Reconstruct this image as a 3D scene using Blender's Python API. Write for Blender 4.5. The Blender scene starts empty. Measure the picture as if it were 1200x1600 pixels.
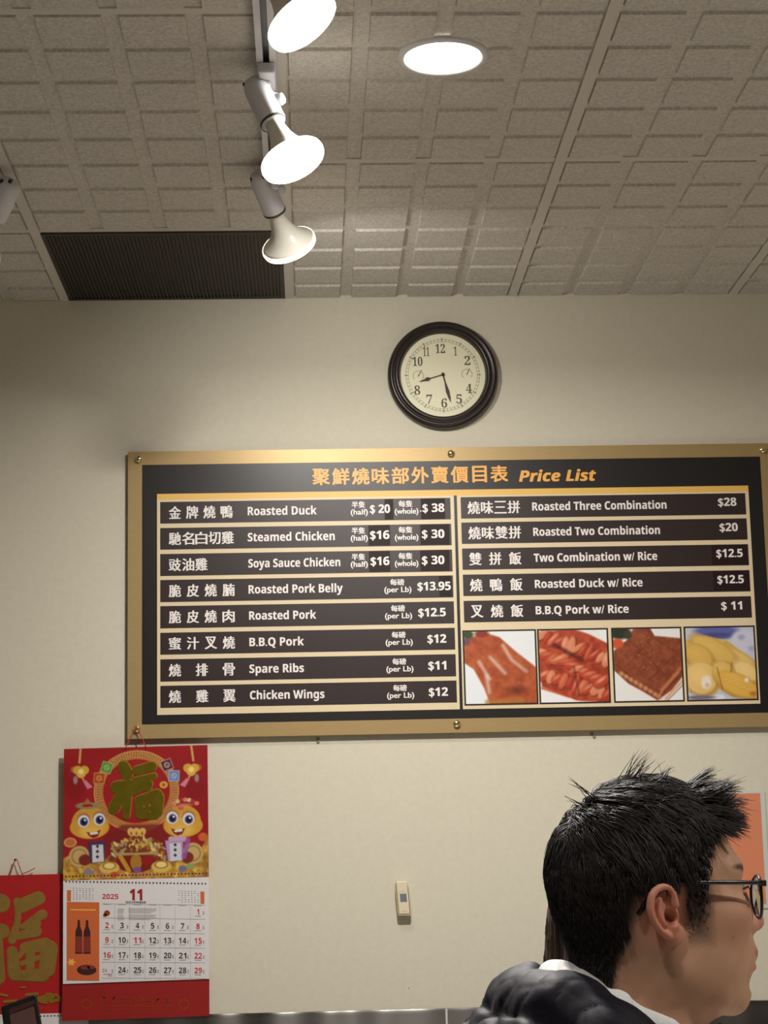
import bpy, bmesh, math, random
import numpy as np
from mathutils import Vector, Matrix

random.seed(7)
RNG = np.random.default_rng(7)
SC = bpy.context.scene
COL = SC.collection

# ------------------------------------------------------------------ camera
FPX, TILT, YAW, ROLL = 2990.84, 0.17791, 0.04071, -0.02191
DIST, EYE, CEIL = 5.0418, 1.60, 3.1038          # wall plane is y = 0, camera looks along +y
ct, st, cy_, sy_ = math.cos(TILT), math.sin(TILT), math.cos(YAW), math.sin(YAW)
FW = np.array([sy_ * ct, cy_ * ct, st])
_rt = np.array([cy_, -sy_, 0.0])
_up = np.cross(_rt, FW)
RT = math.cos(ROLL) * _rt + math.sin(ROLL) * _up
UP = -math.sin(ROLL) * _rt + math.cos(ROLL) * _up
CAM = np.array([0.0, -DIST, EYE])
cd = bpy.data.cameras.new('camera')
cam = bpy.data.objects.new('camera', cd)
COL.objects.link(cam)
SC.camera = cam
cd.sensor_fit = 'VERTICAL'
cd.sensor_height = 36.0
cd.sensor_width = 27.0
cd.lens = FPX / 1600 * 36.0
cd.clip_start = 0.05
cam.matrix_world = Matrix(((RT[0], UP[0], -FW[0], CAM[0]), (RT[1], UP[1], -FW[1], CAM[1]),
                           (RT[2], UP[2], -FW[2], CAM[2]), (0, 0, 0, 1)))

# ------------------------------------------------------------------ world, exposure, lights
SC.view_settings.view_transform = 'Standard'
SC.view_settings.look = 'None'
SC.view_settings.gamma = 1.0
SC.view_settings.use_curve_mapping = False
SC.view_settings.exposure = 0.06
WORLD = bpy.data.worlds.new('room_glow')
SC.world = WORLD
WORLD.use_nodes = True
WORLD.node_tree.nodes['Background'].inputs[0].default_value = (1.0, 0.95, 0.90, 1)
WORLD.node_tree.nodes['Background'].inputs[1].default_value = 0.03
WARM = (1.0, 0.955, 0.90)
LAMP_W = {'track': (18.5, 18.5, 3.2), 'down': 47.0, 'room': 3.4}
LAMP_SPREAD = 100


def area_light(name, loc, direction, size, watts, color=WARM, spread=160):
    ld = bpy.data.lights.new(name, 'AREA')
    ld.shape = 'DISK'
    ld.size = size
    ld.energy = watts
    ld.color = color
    ld.spread = math.radians(spread)
    o = bpy.data.objects.new(name, ld)
    COL.objects.link(o)
    o.location = loc
    o.rotation_euler = Vector(direction).to_track_quat('-Z', 'Y').to_euler()
    return o


# ------------------------------------------------------------------ pixel -> place helpers (the photo is 1200 x 1600)
def ray(x, y):
    return FW + RT * ((x - 600) / FPX) - UP * ((y - 800) / FPX)


def at(x, y, Y):
    """the point with world depth y = Y seen at pixel x, y"""
    d = ray(x, y)
    return CAM + d * ((Y - CAM[1]) / d[1])


def on_ceiling(x, y, Z=CEIL):
    d = ray(x, y)
    return CAM + d * ((Z - CAM[2]) / d[2])


# ------------------------------------------------------------------ materials
def lin(c):
    c = [v / 255 for v in c]
    return tuple(v / 12.92 if v <= .04045 else ((v + .055) / 1.055) ** 2.4 for v in c)


def mat(name, rgb, rough=0.6, metal=0.0, spec=0.5, emit=None, emit_s=0.0, coat=0.0, aniso=0.0, sheen=0.0):
    m = bpy.data.materials.new(name)
    m.use_nodes = True
    b = m.node_tree.nodes['Principled BSDF']
    b.inputs['Base Color'].default_value = (*lin(rgb), 1)
    b.inputs['Roughness'].default_value = rough
    b.inputs['Metallic'].default_value = metal
    b.inputs['Specular IOR Level'].default_value = spec
    b.inputs['Coat Weight'].default_value = coat
    b.inputs['Anisotropic'].default_value = aniso
    b.inputs['Sheen Weight'].default_value = sheen
    if emit:
        b.inputs['Emission Color'].default_value = (*emit, 1)
        b.inputs['Emission Strength'].default_value = emit_s
    return m


def grain(m, scale, amount, bump=0.0, bump_scale=None, stretch=(1, 1, 1), dark=None, detail=4.0, bdist=0.002):
    """object-space noise: amount varies the base colour, bump roughens the surface"""
    nt = m.node_tree
    b = nt.nodes['Principled BSDF']
    tc = nt.nodes.new('ShaderNodeTexCoord')
    mp = nt.nodes.new('ShaderNodeMapping')
    mp.inputs['Scale'].default_value = stretch
    nt.links.new(tc.outputs['Object'], mp.inputs[0])
    n = nt.nodes.new('ShaderNodeTexNoise')
    n.inputs['Scale'].default_value = scale
    n.inputs['Detail'].default_value = detail
    nt.links.new(mp.outputs[0], n.inputs['Vector'])
    if amount:
        base = tuple(b.inputs['Base Color'].default_value)
        mx = nt.nodes.new('ShaderNodeMix')
        mx.data_type = 'RGBA'
        r = nt.nodes.new('ShaderNodeMapRange')
        r.inputs[1].default_value, r.inputs[2].default_value = .3, .7
        nt.links.new(n.outputs['Fac'], r.inputs[0])
        nt.links.new(r.outputs[0], mx.inputs['Factor'])
        dk = (*lin(dark), 1) if dark else tuple(v * (1 - amount) for v in base[:3]) + (1,)
        mx.inputs['A'].default_value = dk
        mx.inputs['B'].default_value = tuple(min(1, v * (1 + (0 if dark else amount * .5))) for v in base[:3]) + (1,)
        nt.links.new(mx.outputs['Result'], b.inputs['Base Color'])
    if bump:
        n2 = n
        if bump_scale:
            n2 = nt.nodes.new('ShaderNodeTexNoise')
            n2.inputs['Scale'].default_value = bump_scale
            n2.inputs['Detail'].default_value = detail
            nt.links.new(mp.outputs[0], n2.inputs['Vector'])
        bp = nt.nodes.new('ShaderNodeBump')
        bp.inputs['Strength'].default_value = bump
        bp.inputs['Distance'].default_value = bdist
        nt.links.new(n2.outputs['Fac'], bp.inputs['Height'])
        nt.links.new(bp.outputs[0], b.inputs['Normal'])
    return m


def vcol(name, rough=0.5, spec=0.4, sss=0.0, coat=0.0):
    """material whose colour is the printed / natural colour stored per vertex"""
    m = mat(name, (200, 200, 200), rough, spec=spec, coat=coat)
    nt = m.node_tree
    a = nt.nodes.new('ShaderNodeVertexColor')
    a.layer_name = 'Col'
    b = nt.nodes['Principled BSDF']
    nt.links.new(a.outputs['Color'], b.inputs['Base Color'])
    if sss:
        b.inputs['Subsurface Weight'].default_value = sss
        b.inputs['Subsurface Radius'].default_value = (.010, .004, .002)
        b.inputs['Subsurface Scale'].default_value = 0.6
    return m


M = {}
M['wall'] = grain(mat('cream wall paint', (216, 210, 191), .75, spec=.25), 55, .03, .12, 240)
M['tile'] = grain(mat('acoustic ceiling tile', (206, 202, 194), .95, spec=.1), 160, .22, .35, 420)
M['tbar'] = mat('painted ceiling runner', (206, 202, 194), .9, spec=.1)
M['floor'] = grain(mat('brown floor tile', (180, 172, 162), .6), 20, .1)
M['white_metal'] = mat('white painted metal', (214, 214, 218), .4)
M['white_gloss'] = mat('white gloss bulb shell', (226, 222, 210), .22)
M['black'] = mat('black plastic', (16, 15, 15), .4)
M['grille'] = grain(mat('dark brown grille metal', (52, 45, 38), .6), 60, .25)
M['glow'] = mat('lit bulb lens', (255, 250, 235), .4, emit=(1.0, .93, .80), emit_s=14.0)
M['glow_rim'] = mat('lit bulb edge', (255, 240, 215), .4, emit=(1.0, .86, .64), emit_s=7.0)
M['clock_rim'] = mat('dark brown clock rim', (40, 30, 27), .3, spec=.5)
M['clock_face'] = mat('cream clock dial', (240, 236, 205), .5)
M['ink'] = mat('dark grey ink', (62, 58, 48), .6)
M['numeral'] = mat('grey brown numerals', (92, 86, 70), .6)
M['ink_soft'] = mat('pale grey ink', (150, 146, 125), .6)
M['hand'] = mat('brown clock hand', (58, 34, 24), .4)
M['gold_frame'] = grain(mat('bronze gold board frame', (176, 150, 102), .42, metal=.35), 40, .08, stretch=(1, 1, 30))
M['panel'] = mat('black board panel', (27, 24, 23), .38, spec=.5)
M['row'] = mat('dark brown menu strip', (44, 31, 30), .40, spec=.5)
M['sticker'] = mat('maroon price sticker', (36, 19, 20), .5, spec=.25)
M['cream'] = mat('cream board print', (226, 208, 172), .42)
M['amber'] = mat('amber board band', (236, 190, 96), .42)
M['title'] = mat('orange gold lettering', (246, 180, 84), .4)
M['white'] = mat('white lettering', (240, 232, 228), .5)
M['photo_edge'] = mat('dark photo border', (46, 36, 30), .4)
M['print'] = vcol('printed picture', .38, .45)
M['chrome'] = mat('polished screw cap', (240, 226, 180), .18, metal=1.0)
M['red'] = grain(mat('red calendar card', (172, 28, 28), .5, spec=.4), 30, .06)
M['red_dark'] = mat('dark red card', (150, 22, 20), .5)
M['gold_foil'] = grain(mat('embossed gold foil', (150, 132, 36), .3, metal=.75), 40, .15, .3, 60)
M['gold_matt'] = grain(mat('matt gold foil', (176, 140, 70), .42, metal=.6), 40, .12, .25, 60)
M['gold_edge'] = mat('bright gold foil edge', (250, 190, 80), .25, metal=.8)
M['gold_faint'] = mat('faint gold stamping', (178, 78, 30), .35, metal=.4)
M['paper'] = mat('white calendar paper', (222, 218, 218), .7)
M['cal_black'] = mat('calendar black ink', (42, 40, 44), .6)
M['cal_red'] = mat('calendar red ink', (196, 40, 46), .6)
M['cal_grey'] = mat('calendar grey ink', (168, 164, 166), .7)
M['orange_ad'] = mat('orange print', (206, 100, 48), .6)
M['bottle_ink'] = mat('dark bottle print', (58, 24, 20), .5)
M['bottle_label'] = mat('red bottle print', (132, 46, 38), .5)
M['string'] = mat('red string', (190, 60, 44), .7)
M['hole'] = mat('dark punched hole', (60, 52, 46), .8)
M['beige'] = mat('beige plastic', (226, 214, 184), .5)
M['beige_dark'] = mat('tan plastic bracket', (206, 192, 160), .5)
M['lcd'] = mat('blue grey remote screen', (122, 124, 138), .3)
M['orange_paper'] = grain(mat('orange poster print', (222, 138, 102), .5), 8, .05)
M['pale_border'] = mat('pale grey poster border', (206, 210, 205), .5)
M['yellow_paper'] = mat('yellow notice print', (232, 210, 130), .5)
M['blue_paper'] = mat('pale blue notice print', (170, 196, 206), .5)
M['steel'] = mat('brushed stainless steel', (132, 129, 125), .30, metal=1.0, aniso=.92)
_t = M['steel'].node_tree.nodes.new('ShaderNodeCombineXYZ')
_t.inputs[2].default_value = 1.0
M['steel'].node_tree.links.new(_t.outputs[0], M['steel'].node_tree.nodes['Principled BSDF'].inputs['Tangent'])
M['steel_top'] = grain(mat('stainless worktop', (150, 148, 145), .35, metal=1.0), 30, .06)
M['screen'] = mat('dim screen glass', (92, 66, 64), .15)
M['plug'] = mat('grey wall plug', (150, 142, 122), .7)


# ------------------------------------------------------------------ object helpers
ORG = {}


def link(name, me, m, parent=None, origin=None, smooth=False):
    o = bpy.data.objects.new(name, me)
    COL.objects.link(o)
    if m is not None and not me.materials:
        me.materials.append(m)
    if smooth:
        me.shade_smooth()
    if parent is not None:
        o.parent = parent
        org = ORG[parent.name]
    else:
        org = np.array(origin if origin is not None else (0, 0, 0), float)
        o.location = org
    ORG[o.name] = org
    if len(me.vertices):
        n = len(me.vertices)
        co = np.empty(n * 3)
        me.vertices.foreach_get('co', co)
        co = co.reshape(n, 3) - org
        me.vertices.foreach_set('co', co.ravel())
        me.update()
    return o


def mesh(name, VF, m, parent=None, origin=None, smooth=False, bevel=0.0, seg=2, auto=False):
    V, F = VF
    me = bpy.data.meshes.new(name)
    me.from_pydata([tuple(map(float, v)) for v in V], [], [tuple(int(i) for i in f) for f in F])
    me.validate()
    bm = bmesh.new()
    bm.from_mesh(me)
    if bevel:
        bmesh.ops.bevel(bm, geom=[e for e in bm.edges if len(e.link_faces) == 2 and e.calc_face_angle(0) > .5],
                        offset=bevel, segments=seg, affect='EDGES', profile=.5, clamp_overlap=True)
    bm.normal_update()
    bm.to_mesh(me)
    bm.free()
    o = link(name, me, m, parent, origin, smooth)
    if auto:
        me.shade_smooth()
        for e in me.edges:
            pass
        me.set_sharp_from_angle(angle=math.radians(35))
    return o


def tag(o, label, cat, group=None, kind=None):
    if label:
        o['label'] = label
    if cat:
        o['category'] = cat
    if group:
        o['group'] = group
    if kind:
        o['kind'] = kind
    return o


def thing(name, loc, label, cat, group=None):
    o = bpy.data.objects.new(name, None)
    COL.objects.link(o)
    o.empty_display_size = .05
    o.location = loc
    ORG[o.name] = np.array(loc, float)
    return tag(o, label, cat, group)


def box(x0, x1, y0, y1, z0, z1):
    V = [(x, y, z) for x in (x0, x1) for y in (y0, y1) for z in (z0, z1)]
    F = [(0, 1, 3, 2), (4, 6, 7, 5), (0, 4, 5, 1), (2, 3, 7, 6), (0, 2, 6, 4), (1, 5, 7, 3)]
    return V, F


def join(*parts):
    V, F = [], []
    for v, f in parts:
        n = len(V)
        V += [tuple(p) for p in v]
        F += [tuple(i + n for i in q) for q in f]
    return V, F


def frame_of(axis, hint=(0, 0, 1)):
    a = np.array(axis, float)
    a /= np.linalg.norm(a)
    h = np.array(hint, float)
    if abs(a @ h) > .95:
        h = np.array((1.0, 0, 0))
    u = np.cross(h, a)
    u /= np.linalg.norm(u)
    return u, np.cross(a, u), a


def lathe(profile, center, axis, n=48, cap=True):
    """profile = [(radius, distance along axis)]"""
    u, v, a = frame_of(axis)
    c = np.array(center, float)
    V, F = [], []
    for r, h in profile:
        for k in range(n):
            t = 2 * math.pi * k / n
            V.append(c + a * h + (u * math.cos(t) + v * math.sin(t)) * r)
    for i in range(len(profile) - 1):
        for k in range(n):
            k2 = (k + 1) % n
            F.append((i * n + k, i * n + k2, (i + 1) * n + k2, (i + 1) * n + k))
    if cap:
        F.append(tuple(range(n))[::-1])
        F.append(tuple((len(profile) - 1) * n + k for k in range(n)))
    return V, F


def tube(points, r, n=10, cap=True):
    P = [np.array(p, float) for p in points]
    R = r if hasattr(r, '__len__') else [r] * len(P)
    V, F = [], []
    u = None
    for i, p in enumerate(P):
        d = P[min(i + 1, len(P) - 1)] - P[max(i - 1, 0)]
        d /= np.linalg.norm(d)
        if u is None:
            u, w, _ = frame_of(d)
        else:
            u = u - d * (u @ d)
            u /= np.linalg.norm(u)
            w = np.cross(d, u)
        for k in range(n):
            t = 2 * math.pi * k / n
            V.append(p + (u * math.cos(t) + w * math.sin(t)) * R[i])
    for i in range(len(P) - 1):
        for k in range(n):
            k2 = (k + 1) % n
            F.append((i * n + k, i * n + k2, (i + 1) * n + k2, (i + 1) * n + k))
    if cap:
        F.append(tuple(range(n))[::-1])
        F.append(tuple((len(P) - 1) * n + k for k in range(n)))
    return V, F


def curve_points(pts, n=24):
    """Catmull-Rom through pts"""
    P = [np.array(p, float) for p in pts]
    P = [2 * P[0] - P[1]] + P + [2 * P[-1] - P[-2]]
    out = []
    segs = len(P) - 3
    for s in range(segs):
        a, b, c, d = P[s:s + 4]
        m = max(2, n // segs)
        for k in range(m + (1 if s == segs - 1 else 0)):
            t = k / m
            out.append(.5 * (2 * b + (c - a) * t + (2 * a - 5 * b + 4 * c - d) * t * t + (3 * b - a - 3 * c + d) * t ** 3))
    return out


def quad(pts, y_thick, m=None):
    """a sheet with four world corners (tl, tr, br, bl) and thickness towards the wall"""
    a = [np.array(p, float) for p in pts]
    b = [p + np.array((0, y_thick, 0)) for p in a]
    V = a + b
    F = [(3, 2, 1, 0), (4, 5, 6, 7), (0, 1, 5, 4), (1, 2, 6, 5), (2, 3, 7, 6), (3, 0, 4, 7)]
    return V, F


# ------------------------------------------------------------------ lettering
_GL = {}


def glyphs(s, shear=0.0):
    key = (s, shear)
    if key in _GL:
        return _GL[key]
    c = bpy.data.curves.new('t', 'FONT')
    c.body = s
    c.shear = shear
    c.resolution_u = 4
    o = bpy.data.objects.new('t', c)
    COL.objects.link(o)
    dg = bpy.context.evaluated_depsgraph_get()
    dg.update()
    me = bpy.data.meshes.new_from_object(o.evaluated_get(dg))
    n = len(me.vertices)
    co = np.empty(n * 3)
    me.vertices.foreach_get('co', co)
    V = co.reshape(n, 3)[:, :2].copy()
    F = [tuple(p.vertices) for p in me.polygons]
    bpy.data.objects.remove(o)
    bpy.data.curves.remove(c)
    bpy.data.meshes.remove(me)
    _GL[key] = (V, F)
    return _GL[key]


def styled(s, style):
    def mp(ch, A, a, d):
        if 'A' <= ch <= 'Z' and A:
            return chr(A + ord(ch) - 65)
        if 'a' <= ch <= 'z' and a:
            return chr(a + ord(ch) - 97)
        if '0' <= ch <= '9' and d:
            return chr(d + ord(ch) - 48)
        return ch
    if style == 'bold':
        return ''.join(mp(c, 0x1D5D4, 0x1D5EE, 0x1D7EC) for c in s)
    if style == 'bolditalic':
        return ''.join(mp(c, 0x1D63C, 0x1D656, 0x1D7EC) for c in s)
    if style == 'serif':
        return ''.join(mp(c, 0x1D400, 0x1D41A, 0x1D7CE) for c in s)
    return s


def letters(s, boxw, plane, style=None, bold=(0, 0), by_cap=None):
    """lettering fitted to the box (x0, ytop, x1, ybottom) in a plane's own coordinates.
    plane(a, b, lift) -> world point.  by_cap=(captop, base): fit heights by capital height instead of the box."""
    V, F = glyphs(styled(s, style))
    V = V.copy()
    x0, yt, x1, yb = boxw
    mn, mx = V.min(0), V.max(0)
    sx = (x1 - x0) / (mx[0] - mn[0])
    if by_cap:
        H = glyphs(styled('H', style))[0]
        sy = (by_cap[1] - by_cap[0]) / (H[:, 1].max() - H[:, 1].min())
        Y = by_cap[1] - (V[:, 1] - H[:, 1].min()) * sy
    else:
        sy = (yb - yt) / (mx[1] - mn[1])
        Y = yb - (V[:, 1] - mn[1]) * sy
    X = x0 + (V[:, 0] - mn[0]) * sx
    outV, outF = [], []
    k = 0
    bx, by = bold
    offs = [(0, 0)]
    if bx or by:
        offs = [(i * bx, j * by) for i in ((-1, -.33, .33, 1) if bx else (0,)) for j in ((-1, 1) if by else (0,))]
    for dx, dy in offs:
        n = len(outV)
        lift = k * 2e-5
        k += 1
        outV += [plane(x + dx, y + dy, lift) for x, y in zip(X, Y)]
        outF += [tuple(i + n for i in f) for f in F]
    return outV, outF


# ------------------------------------------------------------------ printed pictures: a fine grid carrying printed ink colours
def printed(name, fn, corner, nu, nv, parent, m=None, origin=None):
    """corner(u, v) -> world point, u right, v down; fn(U, V) -> sRGB array (n, 3) 0..255"""
    us, vs = np.linspace(0, 1, nu), np.linspace(0, 1, nv)
    U, Vv = np.meshgrid(us, vs)
    U, Vv = U.ravel(), Vv.ravel()
    C = np.clip(fn(U, Vv), 0, 255) / 255
    C = np.where(C <= .04045, C / 12.92, ((C + .055) / 1.055) ** 2.4)
    P = np.stack([corner(u, v) for u, v in zip(U, Vv)])
    F = [(j * nu + i, (j + 1) * nu + i, (j + 1) * nu + i + 1, j * nu + i + 1) for j in range(nv - 1) for i in range(nu - 1)]
    me = bpy.data.meshes.new(name)
    me.from_pydata(P.tolist(), [], F)
    a = me.color_attributes.new('Col', 'FLOAT_COLOR', 'POINT')
    a.data.foreach_set('color', np.concatenate([C, np.ones((len(C), 1))], 1).astype(np.float32).ravel())
    return link(name, me, m or M['print'], parent, origin)


def noise2(U, V, f, seed=0):
    """cheap smooth value noise"""
    r = np.random.default_rng(seed)
    G = r.random((64, 64))
    x, y = U * f, V * f
    xi, yi = np.floor(x).astype(int), np.floor(y).astype(int)
    fx, fy = x - xi, y - yi
    fx, fy = fx * fx * (3 - 2 * fx), fy * fy * (3 - 2 * fy)
    g = lambda a, b: G[a % 64, b % 64]
    return (g(xi, yi) * (1 - fx) + g(xi + 1, yi) * fx) * (1 - fy) + (g(xi, yi + 1) * (1 - fx) + g(xi + 1, yi + 1) * fx) * fy


class Paint:
    """layers of flat ink on a picture"""
    def __init__(s, U, V, bg, ax=1.0, ay=1.0, soft=.006):
        s.x, s.y, s.soft = U * ax, V * ay, soft
        s.C = np.tile(np.array(bg, float), (len(U), 1))

    def put(s, d, rgb, soft=None, a=1.0):
        k = np.clip(.5 - d / (soft or s.soft), 0, 1) * a
        s.C = s.C * (1 - k[:, None]) + np.array(rgb, float) * k[:, None]
        return s

    def ell(s, cx, cy, rx, ry, rgb, rot=0, **k):
        c, q = math.cos(rot), math.sin(rot)
        dx, dy = s.x - cx, s.y - cy
        X, Y = dx * c + dy * q, -dx * q + dy * c
        return s.put((np.sqrt((X / rx) ** 2 + (Y / ry) ** 2) - 1) * min(rx, ry), rgb, **k)

    def rect(s, cx, cy, hx, hy, rgb, rot=0, **k):
        c, q = math.cos(rot), math.sin(rot)
        dx, dy = s.x - cx, s.y - cy
        X, Y = dx * c + dy * q, -dx * q + dy * c
        return s.put(np.maximum(abs(X) - hx, abs(Y) - hy), rgb, **k)

    def seg(s, ax, ay, bx, by, r, rgb, **k):
        px, py, ex, ey = s.x - ax, s.y - ay, bx - ax, by - ay
        h = np.clip((px * ex + py * ey) / (ex * ex + ey * ey), 0, 1)
        return s.put(np.hypot(px - ex * h, py - ey * h) - r, rgb, **k)

    def ring(s, cx, cy, rx, ry, w, rgb, **k):
        q = np.sqrt(((s.x - cx) / rx) ** 2 + ((s.y - cy) / ry) ** 2)
        return s.put(abs(q - 1) * min(rx, ry) - w, rgb, **k)

    def poly(s, pts, rgb, **k):
        n = len(pts)
        d = np.full(len(s.x), 1e9)
        ins = np.zeros(len(s.x), bool)
        for i in range(n):
            ax, ay = pts[i]
            bx, by = pts[(i + 1) % n]
            px, py, ex, ey = s.x - ax, s.y - ay, bx - ax, by - ay
            h = np.clip((px * ex + py * ey) / (ex * ex + ey * ey + 1e-12), 0, 1)
            d = np.minimum(d, np.hypot(px - ex * h, py - ey * h))
            cr = ((ay > s.y) != (by > s.y)) & (s.x < (bx - ax) * (s.y - ay) / ((by - ay) + 1e-12) + ax)
            ins ^= cr
        return s.put(np.where(ins, -d, d), rgb, **k)


# ================================================================== STRUCTURE
W0, W1, BACKY = -5.0, 5.0, -8.5
tag(mesh('wall_back', box(W0, W1, 0, .12, 0, CEIL + .1), M['wall']), 'plain cream painted wall behind the board and clock', 'wall', kind='structure')
tag(mesh('floor', box(W0, W1, BACKY, 0, -.1, 0), M['floor']), 'brown floor of the room', 'floor', kind='structure')
tag(mesh('wall_left', box(W0 - .12, W0, BACKY, .12, 0, CEIL + .1), M['wall']), 'cream side wall at the left', 'wall', kind='structure')
tag(mesh('wall_right', box(W1, W1 + .12, BACKY, .12, 0, CEIL + .1), M['wall']), 'cream side wall at the right', 'wall', kind='structure')

CELL, RX0, ROW0 = .1524, .5702, .104             # scored squares: columns from the runner at RX0, rows from the wall
CH = .030                                         # width of the scored channels
VENT_X0, VENT_X1, VENT_D = RX0 - 8 * CELL + .012, RX0 - 4 * CELL - .012, ROW0 + 3 * CELL + .004
parts = [box(W0, W1, BACKY, 0, CEIL + .0065, CEIL + .08)]
DN = on_ceiling(692, 87)                          # the round recessed lamp
kx0, kx1 = int((W0 - RX0) / CELL), int((W1 - RX0) / CELL)
for k in range(kx0, kx1):
    for j in range(0, 44):
        xa, xb = RX0 + k * CELL + CH / 2, RX0 + (k + 1) * CELL - CH / 2
        yb = -(ROW0 + j * CELL - (CELL - CH))
        ya = -(ROW0 + j * CELL)
        yb = min(yb, -.002)
        if -8 <= k < -4 and j <= 3:
            continue
        s = .0018
        V = [(xa, ya, CEIL + .0065), (xb, ya, CEIL + .0065), (xb, yb, CEIL + .0065), (xa, yb, CEIL + .0065),
             (xa + s, ya + s, CEIL), (xb - s, ya + s, CEIL), (xb - s, yb - s, CEIL), (xa + s, yb - s, CEIL)]
        F = [(4, 7, 6, 5), (0, 4, 5, 1), (1, 5, 6, 2), (2, 6, 7, 3), (3, 7, 4, 0)]
        parts.append((V, F))
tag(mesh('ceiling', join(*parts), M['tile']), 'speckled acoustic tile ceiling scored into raised squares', 'ceiling', kind='structure')
bars = []
for k in range(kx0 + (-kx0 % 4), kx1, 4):
    x = RX0 + k * CELL
    bars.append(box(x - .012, x + .012, BACKY, 0, CEIL - .001, CEIL + .0085))
    if k + 4 <= kx1:
        off = ROW0 + (6 if k >= -4 else 3) * CELL + CH / 2
        d = off
        while d < 7.5:
            if d > .02:
                bars.append(box(x + .012, x + 4 * CELL - .012, -d - .012, -d + .012, CEIL + .0030, CEIL + .0085))
            d += 8 * CELL
tag(mesh('trim_1', join(*bars), M['tbar']), 'painted metal runners of the ceiling grid', 'trim', kind='structure')

# ================================================================== CEILING FITTINGS
vx0, vx1, vy0, vy1 = VENT_X0, VENT_X1, -VENT_D, -.004
vent = thing('ceiling_vent', ((vx0 + vx1) / 2, (vy0 + vy1) / 2, CEIL), 'dark square return air grille set in the ceiling against the wall', 'vent')
mesh('backing', box(vx0, vx1, vy0, vy1, CEIL + .0035, CEIL + .0115), M['grille'], vent)
fr = .012
mesh('frame', join(box(vx0, vx1, vy0, vy0 + fr, CEIL - .002, CEIL + .0035), box(vx0, vx1, vy1 - fr, vy1, CEIL - .002, CEIL + .0035),
                   box(vx0, vx0 + fr, vy0 + fr, vy1 - fr, CEIL - .002, CEIL + .0035), box(vx1 - fr, vx1, vy0 + fr, vy1 - fr, CEIL - .002, CEIL + .0035)), M['grille'], vent)
sl = []
ns = 58
for i in range(ns):
    x = vx0 + fr + (vx1 - vx0 - 2 * fr) * (i + .5) / ns
    sl.append(box(x - .0022, x + .0022, vy0 + fr, vy1 - fr, CEIL - .0015, CEIL + .0035))
mesh('slats', join(*sl), M['grille'], vent)


def downlight(p, label, watts, spread=95):
    r = thing('recessed_downlight', (p[0], p[1], CEIL), label, 'ceiling light', 'round recessed ceiling lights')
    mesh('trim_ring', lathe([(.087, .003), (.087, -.003), (.082, -.007), (.076, -.007), (.072, -.003), (.072, .003)], (p[0], p[1], CEIL), (0, 0, 1), 64, False), M['white_metal'], r, smooth=True)
    mesh('lamp_lens', lathe([(.0725, -.0035), (.03, -.007), (.001, -.008)], (p[0], p[1], CEIL), (0, 0, 1), 64, True), M['glow'], r, smooth=True)
    area_light('downlight_glow', (p[0], p[1], CEIL - .012), (0, 0, -1), .11, watts, spread=spread)


downlight(DN, 'lit round recessed light in the ceiling right of the lighting track', LAMP_W['down'], 168)
for (x, y, w_) in ((-1.6, -5.2, 1), (.6, -6.6, 1), (1.60, -3.55, 4.2), (-.25, -3.95, 1.6), (-1.3, -7.0, 1)):  # unseen lamps added for fill; the strongest two light the man
    downlight((x, y), 'unseen round recessed light added as fill over the room and the man', LAMP_W['room'] * w_, 120 if w_ > 2 else 95)

# lighting track
ta, tb = on_ceiling(403, 0), on_ceiling(434, 277)
TX = (ta[0] + tb[0]) / 2
TY1 = tb[1] - .02
tr = thing('lighting_track', (TX, TY1, CEIL), 'long white lighting track fixed under the ceiling above the spot lamps', 'lighting track', 'lighting tracks')
tz0, tz1 = CEIL - .026, CEIL - .0005
TY0 = -6.2
mesh('rail', join(box(TX - .0185, TX - .0155, TY0, TY1, tz0, tz1), box(TX + .0155, TX + .0185, TY0, TY1, tz0, tz1),
                  box(TX - .0155, TX + .0155, TY0, TY1, CEIL - .004, tz1), box(TX - .0155, TX - .006, TY0, TY1, tz0, tz0 + .003),
                  box(TX + .006, TX + .0155, TY0, TY1, tz0, tz0 + .003)), M['white_metal'], tr)
mesh('contact_slot', box(TX - .006, TX + .006, TY0, TY1, tz0 + .008, tz0 + .010), M['black'], tr)
mesh('end_cap', box(TX - .020, TX + .020, TY1 - .004, TY1 + .012, tz0 - .001, tz1), M['white_metal'], tr, bevel=.002)


def img_axis(px, py, Y, ang, cosv, away):
    """3-D axis whose picture direction is ang (degrees from straight down towards the right); cosv = share along the view ray"""
    d = ray(px, py)
    d = d / np.linalg.norm(d)
    r = RT - d * (RT @ d)
    r /= np.linalg.norm(r)
    u = np.cross(r, d)
    a = math.radians(ang)
    s = math.sqrt(1 - cosv ** 2)
    v = (r * math.sin(a) - u * math.cos(a)) * s + d * (cosv if away else -cosv)
    return v / np.linalg.norm(v)


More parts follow.
